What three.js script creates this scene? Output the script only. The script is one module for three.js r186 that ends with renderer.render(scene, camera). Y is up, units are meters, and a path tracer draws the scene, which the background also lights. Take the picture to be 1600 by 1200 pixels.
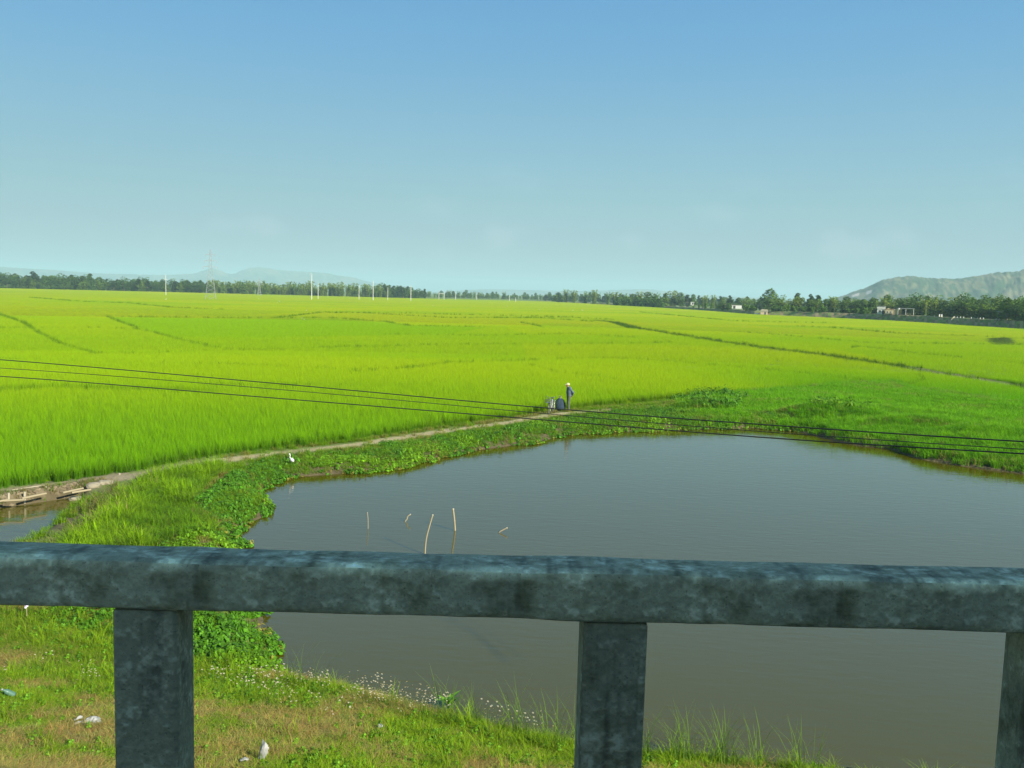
import * as THREE from 'three';
import { mergeGeometries } from 'three/addons/utils/BufferGeometryUtils.js';
import { RoundedBoxGeometry } from 'three/addons/geometries/RoundedBoxGeometry.js';
import { MarchingCubes } from 'three/addons/objects/MarchingCubes.js';

const ORD = ['first', 'second', 'third', 'fourth', 'fifth', 'sixth', 'seventh', 'eighth', 'ninth', 'tenth', 'eleventh', 'twelfth', 'thirteenth', 'fourteenth', 'fifteenth', 'sixteenth', 'seventeenth', 'eighteenth', 'nineteenth', 'twentieth'];
// ---------------------------------------------------------------- camera, sky, sun, haze, exposure
const scene = new THREE.Scene();
const EYE = 7.3;
const camera = new THREE.PerspectiveCamera(46.4, 4 / 3, 0.05, 30000);
camera.rotation.order = 'YXZ';
camera.position.set(0, EYE, 0);
camera.rotation.set(-0.0997, 0, 0.0275);
camera.updateMatrixWorld(true);

const renderer = new THREE.WebGLRenderer({ antialias: true });
renderer.setSize(1024, 768);
renderer.toneMapping = THREE.LinearToneMapping;
renderer.toneMappingExposure = 1.95;
renderer.shadowMap.enabled = true;
renderer.shadowMap.type = THREE.PCFSoftShadowMap;

const SUN_EL = 27 * Math.PI / 180, SUN_AZ = 45 * Math.PI / 180; // behind the camera, to the right
const sunDir = new THREE.Vector3(Math.sin(SUN_AZ) * Math.cos(SUN_EL), Math.sin(SUN_EL), Math.cos(SUN_AZ) * Math.cos(SUN_EL));
const sun = new THREE.DirectionalLight(new THREE.Color(1, 0.93, 0.8), 5);
sun.position.copy(sunDir).multiplyScalar(300).add(new THREE.Vector3(0, 0, -60));
sun.target.position.set(0, 0, -60);
sun.castShadow = true;
sun.shadow.mapSize.set(4096, 4096);
Object.assign(sun.shadow.camera, { left: -140, right: 140, top: 140, bottom: -140, near: 1, far: 900 });
sun.shadow.radius = 1.5;
scene.add(sun, sun.target);

function smooth(a, b, x) { const t = Math.min(1, Math.max(0, (x - a) / (b - a))); return t * t * (3 - 2 * t); }
function lerp(a, b, t) { return a + (b - a) * t; }
function hash2(i, j) { let h = Math.imul(i, 374761393) ^ Math.imul(j, 668265263); h = Math.imul(h ^ (h >>> 13), 1274126177); return ((h ^ (h >>> 16)) >>> 0) / 4294967296; }
function vnoise(x, y) {
  const i = Math.floor(x), j = Math.floor(y), fx = x - i, fy = y - j, u = fx * fx * (3 - 2 * fx), v = fy * fy * (3 - 2 * fy);
  return lerp(lerp(hash2(i, j), hash2(i + 1, j), u), lerp(hash2(i, j + 1), hash2(i + 1, j + 1), u), v);
}
function fbm(x, y, n = 4) { let a = 0, w = 0.5, t = 0; for (let k = 0; k < n; k++) { a += w * vnoise(x, y); t += w; x = x * 2.03 + 17.1; y = y * 2.03 - 9.7; w *= 0.5; } return a / t; }
function rng(seed) { let s = seed >>> 0; return () => { s = (s + 0x6D2B79F5) >>> 0; let t = s; t = Math.imul(t ^ (t >>> 15), t | 1); t ^= t + Math.imul(t ^ (t >>> 7), t | 61); return ((t ^ (t >>> 14)) >>> 0) / 4294967296; }; }

{ // clear sky: pale blue green near the horizon, deeper blue above, brighter round the sun
  const W = 1024, H = 512, d = new Float32Array(W * H * 4), K = 1 / renderer.toneMappingExposure;
  const stops = [[-90, 0.10, 0.13, 0.08], [-3, 0.20, 0.26, 0.22], [0, 0.36, 0.49, 0.525], [2.5, 0.37, 0.52, 0.565], [6, 0.31, 0.525, 0.60], [10, 0.24, 0.475, 0.65], [14, 0.178, 0.42, 0.67], [19, 0.128, 0.355, 0.66], [30, 0.10, 0.26, 0.50], [55, 0.10, 0.23, 0.42], [90, 0.095, 0.2, 0.36]];
  for (let y = 0; y < H; y++) {
    const el = ((y + 0.5) / H - 0.5) * 180;
    let k = 0; while (k < stops.length - 2 && el > stops[k + 1][0]) k++;
    const t = smooth(0, 1, 0) + Math.min(1, Math.max(0, (el - stops[k][0]) / (stops[k + 1][0] - stops[k][0])));
    for (let x = 0; x < W; x++) {
      const az = ((x + 0.5) / W - 0.5) * 2 * Math.PI, ce = Math.cos(el * Math.PI / 180);
      const dir = [Math.cos(az) * ce, Math.sin(el * Math.PI / 180), Math.sin(az) * ce];
      const c = Math.max(0, dir[0] * sunDir.x + dir[1] * sunDir.y + dir[2] * sunDir.z);
      const g = 0.97 + 0.06 * fbm(az * 3 + 50, el * 0.14 + 9, 4) + 0.5 * Math.pow(c, 6) + 1.4 * Math.pow(c, 60);
      const wisp = el > 1 && el < 12 ? smooth(0.62, 0.85, fbm(az * 14 + 3, el * 0.55, 4)) * smooth(1, 3, el) * smooth(9, 5, el) * 0.06 : 0;
      const o = (y * W + x) * 4;
      for (let q = 0; q < 3; q++) d[o + q] = (lerp(stops[k][q + 1], stops[k + 1][q + 1], t) * g + wisp * [1, 0.8, 0.75][q]) * K;
      d[o + 3] = 1;
    }
  }
  const sky = new THREE.DataTexture(d, W, H, THREE.RGBAFormat, THREE.FloatType);
  sky.mapping = THREE.EquirectangularReflectionMapping; sky.magFilter = THREE.LinearFilter; sky.minFilter = THREE.LinearFilter;
  sky.wrapS = THREE.RepeatWrapping; sky.needsUpdate = true; sky.name = 'sky';
  scene.background = sky; scene.environment = sky;
}
scene.fog = new THREE.FogExp2(new THREE.Color(0.42, 0.66, 0.66), 0.00017);

// ---------------------------------------------------------------- helpers
const taken = new Map();
function numbered(n) { const k = taken.get(n) ?? 0; taken.set(n, k + 1); return k ? n + '_' + String(k).padStart(3, '0') : n; }
function shade(o) { o.traverse((m) => { if (m.isMesh) { m.castShadow = true; m.receiveShadow = true; } }); return o; }
function tag(o, label, category, group, kind) {
  if (label) o.userData.label = label;
  if (category) o.userData.category = category;
  if (group) o.userData.group = group;
  if (kind) o.userData.kind = kind;
  return o;
}
function thing(name, label, category, pos = [0, 0, 0], turn = 0, group) {
  const o = new THREE.Group(); o.name = numbered(name); o.position.set(...pos); o.rotation.y = turn; scene.add(o);
  return tag(o, label, category, group);
}
function part(name, geo, mat, parent = scene) {
  const m = new THREE.Mesh(Array.isArray(geo) ? mergeGeometries(geo.map((g) => { const h = g.index ? g.toNonIndexed() : g; for (const a of Object.keys(h.attributes)) if (!['position', 'normal', 'uv', 'color'].includes(a)) h.deleteAttribute(a); return h; })) : geo, mat);
  m.name = parent === scene ? numbered(name) : name; m.castShadow = m.receiveShadow = true; parent.add(m); return m;
}
function structure(name, geo, mat, label) { const m = part(name, geo, mat); m.userData.kind = 'structure'; if (label) m.userData.label = label; return m; }
function stuffInstances(name, label, category, geo, mat, items, parent) { // items: {m: Matrix4, c: Color}
  const im = new THREE.InstancedMesh(geo, mat, items.length);
  items.forEach((it, i) => { im.setMatrixAt(i, it.m); if (it.c) im.setColorAt(i, it.c); });
  im.castShadow = im.receiveShadow = true; (parent ?? scene).add(im);
  im.name = parent ? name : numbered(name);
  if (!parent) tag(im, label, category); im.userData.kind = 'stuff'; return im;
}
const F = 1400; // focal length of the photograph in its own pixels (1600 wide)
function ray(px, py) { return new THREE.Vector3((px - 800) / F, -(py - 600) / F, -1).applyQuaternion(camera.quaternion); }
function G(px, py, y = 0) { const r = ray(px, py), t = (y - EYE) / r.y; return [r.x * t, r.z * t]; }        // ground point seen at a place of the photograph
function A(px, D) { const r = ray(px, 460 + (px - 800) * 0.0275), l = Math.hypot(r.x, r.z); return [r.x / l * D, r.z / l * D]; } // point at a distance
function GV(px, py, y) { const p = G(px, py, y); return new THREE.Vector3(p[0], y, p[1]); }
function segDist(x, z, a, b) { const dx = b[0] - a[0], dz = b[1] - a[1], l = dx * dx + dz * dz, t = l ? Math.min(1, Math.max(0, ((x - a[0]) * dx + (z - a[1]) * dz) / l)) : 0; return Math.hypot(x - a[0] - dx * t, z - a[1] - dz * t); }
function box2(P) { let b = [1e9, 1e9, -1e9, -1e9]; for (const p of P) b = [Math.min(b[0], p[0]), Math.min(b[1], p[1]), Math.max(b[2], p[0]), Math.max(b[3], p[1])]; return b; }
function lineDist(P, x, z) { let d = 1e9; for (let i = 0; i + 1 < P.length; i++) d = Math.min(d, segDist(x, z, P[i], P[i + 1])); return d; }
function inside(P, x, z) { let c = false; for (let i = 0, j = P.length - 1; i < P.length; j = i++) if ((P[i][1] > z) !== (P[j][1] > z) && x < (P[j][0] - P[i][0]) * (z - P[i][1]) / (P[j][1] - P[i][1]) + P[i][0]) c = !c; return c; }
function sd(P, x, z) { let d = 1e9; for (let i = 0, j = P.length - 1; i < P.length; j = i++) d = Math.min(d, segDist(x, z, P[j], P[i])); return inside(P, x, z) ? -d : d; }
function sdNear(P, x, z, far) { P.box ??= box2(P); const b = P.box; if (x < b[0] - far || x > b[2] + far || z < b[1] - far || z > b[3] + far) return far; return sd(P, x, z); }
const C = (r, g, b) => new THREE.Color(r, g, b);

// soups of triangles with vertex colours
class Soup {
  constructor() { this.p = []; this.c = []; this.n = []; }
  tri(a, b, c, col, n) {
    this.p.push(...a, ...b, ...c);
    if (!n) { const u = [b[0] - a[0], b[1] - a[1], b[2] - a[2]], v = [c[0] - a[0], c[1] - a[1], c[2] - a[2]]; n = [u[1] * v[2] - u[2] * v[1], u[2] * v[0] - u[0] * v[2], u[0] * v[1] - u[1] * v[0]]; const l = Math.hypot(...n) || 1; n = n.map((q) => q / l); }
    for (let i = 0; i < 3; i++) { this.n.push(...n); this.c.push(...(Array.isArray(col[0]) ? col[i] : col)); }
  }
  quad(a, b, c, d, col, n) { this.tri(a, b, c, col, n); this.tri(a, c, d, col, n); }
  geo(flat = true) {
    const g = new THREE.BufferGeometry();
    g.setAttribute('position', new THREE.Float32BufferAttribute(this.p, 3));
    g.setAttribute('normal', new THREE.Float32BufferAttribute(this.n, 3));
    g.setAttribute('color', new THREE.Float32BufferAttribute(this.c, 3));
    if (!flat) g.computeVertexNormals();
    return g;
  }
}
function tube(points, r, seg = 6, n) { const c = new THREE.CatmullRomCurve3(points.map((p) => p.isVector3 ? p : new THREE.Vector3(...p))); return new THREE.TubeGeometry(c, n ?? Math.max(2, points.length * 3), r, seg, false); }
function bar(a, b, ra, rb = ra, seg = 6) {
  const A3 = new THREE.Vector3(...a), B3 = new THREE.Vector3(...b), L = A3.distanceTo(B3), g = new THREE.CylinderGeometry(rb, ra, L, seg);
  g.applyMatrix4(new THREE.Matrix4().compose(A3.clone().add(B3).multiplyScalar(0.5), new THREE.Quaternion().setFromUnitVectors(new THREE.Vector3(0, 1, 0), B3.clone().sub(A3).normalize()), new THREE.Vector3(1, 1, 1)));
  return g;
}
function bx(w, h, d, x = 0, y = 0, z = 0) { return new THREE.BoxGeometry(w, h, d).translate(x, y, z); }

function colorTexture(size, fn, repeatX = 1, repeatY = 1) { // fn(u, v) -> linear-ish sRGB 0..1
  const d = new Uint8Array(size * size * 4);
  for (let y = 0; y < size; y++) for (let x = 0; x < size; x++) { const c = fn(x / size, y / size), o = (y * size + x) * 4; for (let k = 0; k < 3; k++) d[o + k] = Math.max(0, Math.min(255, c[k] * 255)); d[o + 3] = 255; }
  const t = new THREE.DataTexture(d, size, size); t.wrapS = t.wrapT = THREE.RepeatWrapping; t.magFilter = THREE.LinearFilter; t.minFilter = THREE.LinearMipmapLinearFilter; t.generateMipmaps = true; t.repeat.set(repeatX, repeatY); t.needsUpdate = true; return t;
}
function periodic(n) { return (u, v, oct = 4) => { let a = 0, w = 0.5, s = 0, f = n; for (let k = 0; k < oct; k++) { const x = u * f, y = v * f, i = Math.floor(x), j = Math.floor(y), fx = x - i, fy = y - j, p = fx * fx * (3 - 2 * fx), q = fy * fy * (3 - 2 * fy), h = (a1, b1) => hash2(((a1 % f) + f) % f + k * 91, ((b1 % f) + f) % f + k * 57); a += w * lerp(lerp(h(i, j), h(i + 1, j), p), lerp(h(i, j + 1), h(i + 1, j + 1), p), q); s += w; w *= 0.5; f *= 2; } return a / s; }; }

// materials
const leafMat = (o = {}) => new THREE.MeshPhysicalMaterial({ color: 0xffffff, roughness: 0.75, specularIntensity: 0.15, transmission: 0.38, thickness: 0, side: THREE.DoubleSide, vertexColors: true, ...o });
const M = {
  rice: leafMat({ transmission: 0.5, roughness: 1 }),
  grass: leafMat({ transmission: 0.45, roughness: 1 }),
  leaf: leafMat({ transmission: 0.35, roughness: 0.6, specularIntensity: 0.35 }),
  tree: leafMat({ transmission: 0.35, roughness: 1, specularIntensity: 0.15 }),
  bark: new THREE.MeshStandardMaterial({ color: C(0.16, 0.12, 0.085), roughness: 0.95 }),
  vc: new THREE.MeshStandardMaterial({ color: 0xffffff, roughness: 0.95, vertexColors: true }),
  pale: new THREE.MeshStandardMaterial({ color: C(0.33, 0.30, 0.21), roughness: 0.9 }),
  sacking: new THREE.MeshStandardMaterial({ color: C(0.24, 0.215, 0.15), roughness: 1 }),
  bamboo: new THREE.MeshStandardMaterial({ color: C(0.27, 0.23, 0.135), roughness: 0.7 }),
  whiteWall: new THREE.MeshStandardMaterial({ color: C(0.55, 0.56, 0.52), roughness: 0.85 }),
  creamWall: new THREE.MeshStandardMaterial({ color: C(0.42, 0.36, 0.21), roughness: 0.9 }),
  dark: new THREE.MeshStandardMaterial({ color: C(0.035, 0.035, 0.035), roughness: 0.7 }),
  greyRoof: new THREE.MeshStandardMaterial({ color: C(0.3, 0.32, 0.32), roughness: 0.7 }),
  rustRoof: new THREE.MeshStandardMaterial({ color: C(0.33, 0.2, 0.13), roughness: 0.9 }),
  thatch: new THREE.MeshStandardMaterial({ color: C(0.45, 0.36, 0.24), roughness: 1 }),
  steel: new THREE.MeshStandardMaterial({ color: C(0.33, 0.35, 0.36), roughness: 0.5, metalness: 0.3 }),
  cable: new THREE.MeshStandardMaterial({ color: C(0.012, 0.012, 0.012), roughness: 0.6 }),
  whitePlastic: new THREE.MeshPhysicalMaterial({ color: C(0.36, 0.37, 0.35), roughness: 0.6, transmission: 0.3, thickness: 0, side: THREE.DoubleSide }),
};

// ---------------------------------------------------------------- plan of the place (world metres, read off the photograph)
const P = (list, y = 0) => list.map(([a, b]) => G(a, b, y));
const pond = [...P([[445, 1056], [418, 1024], [440, 1016], [405, 988], [412, 968], [385, 900], [352, 838], [385, 820], [415, 806], [420, 792], [403, 770], [425, 756], [450, 746], [520, 741], [560, 738], [600, 733], [650, 726], [700, 713], [740, 704], [800, 696], [850, 688], [890, 679], [940, 676], [1010, 673], [1090, 671], [1170, 669], [1240, 673], [1270, 680], [1300, 688], [1345, 697], [1390, 702], [1430, 716], [1500, 728], [1600, 741], [1800, 762]]), [52, -30], [50, -16], ...P([[1700, 1290], [1500, 1255], [1250, 1212], [1050, 1188], [880, 1162], [700, 1118], [560, 1080]])];
const ditch = P([[-260, 838], [-120, 818], [0, 794], [60, 785], [100, 779], [126, 775], [122, 788], [100, 806], [72, 834], [45, 852], [0, 868], [-120, 895], [-300, 930]]);
const riceEdge = P([[-420, 820], [-200, 795], [0, 768], [100, 754], [210, 740], [300, 721], [420, 707], [560, 691], [700, 668], [790, 657], [850, 645], [900, 640], [960, 634], [1060, 624], [1130, 619], [1200, 616], [1300, 606], [1400, 600], [1425, 612], [1500, 622], [1600, 638], [1750, 662], [2000, 705]], 0.3);
const FARLINE = [[-500, 860], [0, 880], [330, 890], [650, 905], [860, 980], [1000, 700], [1100, 560], [1180, 462], [1300, 430], [1400, 405], [1500, 365], [1600, 330], [1800, 280], [2300, 220]];
const riceField = [...riceEdge, ...FARLINE.slice().reverse().map(([px, D]) => A(px, D))];
const path = P([[-420, 830], [-200, 804], [0, 775], [100, 761], [200, 746], [300, 726], [420, 711], [560, 695], [700, 673], [800, 660], [868, 648], [960, 640], [1060, 632], [1130, 628]], 0.35);
const BUNDS = [ // field banks: overgrown, darker than the rice; [width in metres, strength, points]
  [1.0, 0.9, [[0, 492], [35, 503], [60, 519], [100, 538], [150, 552], [220, 552], [300, 549], [400, 546], [545, 541], [700, 538], [880, 537], [1060, 535]]],
  [0.8, 0.7, [[-200, 512], [0, 512], [120, 512], [210, 513], [240, 519], [270, 527], [340, 543], [400, 546]]],
  [0.9, 0.8, [[170, 495], [400, 497], [520, 497], [600, 503], [640, 509], [760, 511]]],
  [0.7, 0.6, [[168, 495], [190, 504], [215, 512]]],
  [1.2, 0.9, [[45, 465], [120, 471], [200, 474], [270, 481], [350, 484]]],
  [0.9, 0.7, [[430, 497], [500, 489], [640, 490], [720, 492], [860, 495], [960, 500]]],
  [1.0, 0.8, [[500, 488], [560, 489], [700, 497], [800, 497], [900, 496]]],
  [0.8, 0.9, [[550, 579], [640, 574], [700, 566], [800, 563], [900, 560], [980, 560], [1060, 566], [1200, 577], [1290, 586], [1375, 596]]],
  [0.5, 0.5, [[830, 570], [870, 580], [940, 588], [1000, 598]]],
  [0.8, 0.6, [[812, 504], [830, 507], [850, 512]]],
  [1.0, 0.7, [[1150, 519], [1200, 522], [1360, 536], [1470, 537], [1600, 539]]],
  [0.9, 0.8, [[1245, 510], [1310, 513], [1400, 521], [1475, 524], [1700, 533]]],
  [1.3, 0.9, [[1330, 543], [1345, 541], [1430, 551], [1520, 560], [1600, 567], [1800, 592]]],
  [0.9, 0.6, [[760, 497], [840, 497], [930, 503]]],
  [0.8, 0.5, [[600, 522], [760, 524], [900, 521], [1000, 528]]],
  [0.7, 0.5, [[0, 560], [200, 566], [420, 570], [560, 578]]],
  [0.7, 0.5, [[1432, 584], [1445, 592], [1420, 600]]],
  [3.2, 0.7, [[-100, 612], [0, 606], [90, 602], [200, 606], [330, 610]]],
  [0.9, 0.6, [[560, 600], [430, 602], [300, 598]]],
  [0.8, 0.5, [[1000, 488], [1150, 502], [1300, 505]]],
].map(([w0, s, pts]) => { const w = w0 * 0.32; const L = pts.map(([a, b]) => G(a, b, 0.8)); return { w, s, L, box: box2(L) }; });
const CHANNEL = P([[930, 502], [960, 505], [990, 514], [1060, 525], [1120, 535], [1200, 547], [1300, 559], [1400, 574], [1500, 591], [1600, 606], [1750, 636]], 0.5);
CHANNEL.box = box2(CHANNEL);
const yellowPlot = P([[500, 490], [640, 491], [760, 499], [850, 504], [840, 511], [640, 508], [560, 498]], 0.8);
const darkPlot = P([[170, 496], [400, 498], [520, 498], [620, 506], [760, 512], [700, 522], [400, 528], [270, 526], [215, 512]], 0.8);
const ripePlot = P([[215, 453.5], [390, 458], [400, 461.5], [230, 458]], 0.8);
const scrubDot = P([[1548, 529], [1575, 528], [1582, 538], [1556, 538]], 0.8);

const MOUNDS = [[1110, 640, 2.6, 0.45], [1300, 656, 3.4, 0.6], [1450, 672, 3.0, 0.35], [1560, 690, 3.4, 0.4]].map(([px, py, r, h]) => [...G(px, py, 0.3), r, h]);
function bankHeight(x, z) { // road embankment rising towards the camera
  const D = -z;
  const edge = x < -5.5 ? 16.6 + (x + 5.5) * 0.02 : lerp(16.6, 13.9, smooth(-5.5, 2.5, x)) - 0.12 * Math.max(0, x - 2.5);
  const e = edge - D;
  if (D < -8) return Math.max(0.3, 4.3 + (D + 8) * 0.5);
  if (e < 0) return -9;
  return Math.min(4.3, e * 0.24 + Math.max(0, e - 6.6) * 0.3 + 0.18 * (fbm(x * 0.9, z * 0.9, 3) - 0.5) * Math.min(1, e));
}
function height(x, z) {
  const D = Math.hypot(x, z);
  let h = 0.32 + (D < 120 ? 0.22 * (fbm(x * 0.35 + 40, z * 0.35, 3) - 0.5) : 0);
  if (D < 140) {
    const dd = sdNear(ditch, x, z, 8), sp = Math.min(sdNear(pond, x, z, 8), dd);
    if (sp < 4) h = Math.min(h, sp < 0 ? Math.max(-0.9, sp * 0.5) : sp * (dd === sp ? 1.0 : 0.42));
    const dp = lineDist(path, x, z); if (dp < 3) h = lerp(h, lerp(Math.max(h, 0.36 + 0.03 * (vnoise(x * 3, z * 3) - 0.5)), h, smooth(0.55, 1.6, dp)), smooth(0, 0.4, dd));
    if (sp > 0.2 && z < -34 && x > 8) h += 0.35 * smooth(0.3, 4, sp) * smooth(10, 18, x) * (0.4 + 0.6 * fbm(x * 0.25, z * 0.25, 2));
    for (const [mx, mz, mr, mh] of MOUNDS) { const d = Math.hypot((x - mx) / mr, (z - mz) / (mr * 0.6)); if (d < 1) h += mh * (1 - d * d) * smooth(0, 0.5, sp); }
    const b = bankHeight(x, z); if (b > h) h = Math.max(h, b);
  }
  return h;
}
// ---------------------------------------------------------------- ground sheet
function polarSheet(radii, angles, fn) { // fn(x, z, r) -> [y, r, g, b]
  const nr = radii.length, na = angles.length, pos = new Float32Array(nr * na * 3), col = new Float32Array(nr * na * 3), idx = [], uv = new Float32Array(nr * na * 2);
  for (let i = 0; i < nr; i++) for (let j = 0; j < na; j++) {
    const x = Math.sin(angles[j]) * radii[i], z = -Math.cos(angles[j]) * radii[i], k = i * na + j, v = fn(x, z, radii[i]);
    pos.set([x, v[0], z], k * 3); col.set([v[1], v[2], v[3]], k * 3); uv.set([x, z], k * 2);
    if (i && j) { const a = k - na - 1, b = k - na, c = k - 1; if (!fn.skip?.(pos, a, b, c, k)) idx.push(a, b, c, b, k, c); }
  }
  const g = new THREE.BufferGeometry();
  g.setAttribute('position', new THREE.BufferAttribute(pos, 3)); g.setAttribute('color', new THREE.BufferAttribute(col, 3)); g.setAttribute('uv', new THREE.BufferAttribute(uv, 2));
  g.setIndex(idx); g.computeVertexNormals(); return g;
}
function radiiTo(list) { const r = []; for (const [a, b, n] of list) for (let i = 0; i < n; i++) r.push(a * Math.pow(b / a, i / n)); r.push(list.at(-1)[1]); return r; }
const fullAngles = []; { for (let a = -180; a < -42; a += 4) fullAngles.push(a); for (let a = -42; a <= 42; a += 0.25) fullAngles.push(a); for (let a = 46; a <= 180; a += 4) fullAngles.push(a); if (fullAngles.at(-1) < 180) fullAngles.push(180); }
const creepZones = [
  P([[1045, 632], [1080, 624], [1130, 622], [1165, 636], [1150, 652], [1090, 650]]),
  P([[1245, 652], [1285, 640], [1340, 642], [1375, 656], [1340, 668], [1270, 664]]),
  P([[352, 838], [300, 805], [345, 770], [380, 745], [430, 727], [500, 718], [560, 712], [640, 703], [720, 688], [800, 677], [860, 664], [905, 655], [960, 647], [1010, 641], [1060, 634], [1105, 627], [1145, 634], [1130, 650], [1190, 658], [1250, 668], [1250, 676], [1170, 674], [1090, 676], [1010, 678], [940, 681], [850, 693], [800, 701], [740, 709], [700, 718], [650, 731], [600, 738], [520, 746], [450, 751], [412, 772], [428, 792], [425, 812], [360, 846]]),
  P([[345, 832], [440, 852], [400, 864], [380, 900], [420, 965], [415, 985], [452, 1018], [424, 1026], [452, 1060], [380, 1068], [300, 1056], [160, 1010], [0, 990], [-120, 985], [-140, 950], [0, 955], [180, 955], [260, 900], [240, 860], [300, 842]]),
];
const tallZones = [
  P([[60, 878], [98, 846], [142, 808], [186, 766], [215, 742], [262, 732], [330, 730], [352, 748], [320, 775], [300, 805], [345, 838], [300, 860], [200, 880], [0, 930], [-150, 990], [-200, 960], [0, 890]]),
  P([[1240, 655], [1250, 640], [1300, 632], [1360, 640], [1420, 655], [1500, 668], [1600, 680], [1800, 700], [1800, 758], [1600, 736], [1500, 724], [1430, 711], [1390, 698], [1300, 684], [1265, 672]]),
  P([[420, 712], [560, 697], [700, 676], [760, 668], [740, 684], [640, 700], [560, 710], [430, 724]]),
];
const inAny = (Z, x, z) => Z.some((p) => { p.box ??= box2(p); const b = p.box; return x > b[0] && x < b[2] && z > b[1] && z < b[3] && inside(p, x, z); });
const trackLine = P([[30, 872], [90, 838], [140, 800], [175, 772], [205, 752]], 0.4); // worn pale line through the grass
function bankDry(x, z) { return smooth(0.42, 0.60, fbm(x * 0.75 + 11, z * 0.75 - 4, 4) + 0.25 * smooth(15, 9.5, -z) - 0.065); }
{
  const fn = (x, z, r) => {
    const h = height(x, z), n = fbm(x * 1.3, z * 1.3, 3);
    let c = [0.11, 0.17, 0.018];
    if (r < 140) {
      const dp = lineDist(path, x, z);
      const soil = [0.20 + 0.10 * n, 0.165 + 0.085 * n, 0.10 + 0.05 * n], bare = [0.46, 0.39, 0.19];
      const wide = x < -12.5 ? 1 : 0.45, k = smooth(1.0, 0.55, dp / (x < -14 ? 1.25 : 0.52 + 0.25 * (vnoise(x * 0.7, z * 0.7) - 0.5)));
      c = c.map((v, q) => lerp(v, lerp(bare[q], soil[q], wide), k));
      if (-z < 18) { const d = bankDry(x, z), dry = [0.33, 0.24, 0.10]; c = c.map((v, q) => lerp(v, dry[q] * (0.7 + 0.6 * n), d * 0.85)); }
      c = c.map((v, q) => lerp(v, [0.085, 0.068, 0.032][q], smooth(0.38, 0.27, h) * (r > 24 || h < 0.12 ? 1 : 0)));
      if (z < -34 && x > 12) { const b = smooth(0.5, 0.65, fbm(x * 0.3, z * 0.5, 3)); c = c.map((v, q) => lerp(v, [0.2, 0.16, 0.06][q], b * 0.4)); }
    }
    return [h - (r > 140 ? 0.02 : 0), ...c];
  };
  const g = polarSheet(radiiTo([[0.4, 8, 26], [8, 22, 170], [22, 90, 260], [90, 400, 60], [400, 12000, 44]]), fullAngles.map((a) => a * Math.PI / 180), fn);
  const bumpN = periodic(16);
  const bump = colorTexture(512, (u, v) => { const b = bumpN(u, v, 5); return [b, b, b]; }, 0.5, 0.5);
  structure('ground', g, new THREE.MeshStandardMaterial({ color: 0xffffff, vertexColors: true, roughness: 1, bumpMap: bump, bumpScale: 0.06 }), 'soil and short turf of the bank, the footpath and the plain');
}
// ---------------------------------------------------------------- water
{
  const N = 1024, pn = periodic(24), pf = periodic(70), d = new Uint8Array(N * N * 4);
  for (let y = 0; y < N; y++) for (let x = 0; x < N; x++) { const u = x / N, v = y / N, w = 0.5 * pn(u, v * 2 % 1, 3) + 0.5 * pf(u * 0.5, v * 1.0, 3), o = (y * N + x) * 4; d[o] = d[o + 1] = d[o + 2] = 255 * w; d[o + 3] = 255; }
  const t = new THREE.DataTexture(d, N, N); t.wrapS = t.wrapT = THREE.RepeatWrapping; t.magFilter = THREE.LinearFilter; t.minFilter = THREE.LinearMipmapLinearFilter; t.generateMipmaps = true; t.needsUpdate = true; t.repeat.set(0.085, 0.14); t.rotation = 0.1;
  const water = new THREE.MeshPhysicalMaterial({ color: C(0.070, 0.062, 0.003), roughness: 0.05, ior: 1.62, specularColor: C(1, 0.98, 0.88), bumpMap: t, bumpScale: 0.006 });
  const sheet = (poly, grow) => {
    const s = new THREE.Shape(poly.map(([x, z]) => new THREE.Vector2(x, -z))), g = new THREE.ShapeGeometry(s); g.rotateX(-Math.PI / 2);
    const p = g.attributes.position, uv = g.attributes.uv; for (let i = 0; i < p.count; i++) uv.setXY(i, p.getX(i), p.getZ(i)); return g;
  };
  const grown = (poly, m) => { const cx = poly.reduce((a, p) => a + p[0], 0) / poly.length, cz = poly.reduce((a, p) => a + p[1], 0) / poly.length; const b = box2(poly); return [[b[0] - m, b[1] - m], [b[2] + m, b[1] - m], [b[2] + m, b[3] + m], [b[0] - m, b[3] + m]]; };
  structure('pond', sheet(grown(pond, 2)), water, 'still brown green fish pond reflecting the sky');
  const db = box2(ditch), pb = box2(pond), right = pb[0] - 2.05;
  structure('ditch_water', sheet([[db[0] - 2, db[1] - 2], [right, db[1] - 2], [right, db[3] + 2], [db[0] - 2, db[3] + 2]]), water.clone(), 'muddy water in the ditch beside the footpath');
}
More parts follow.
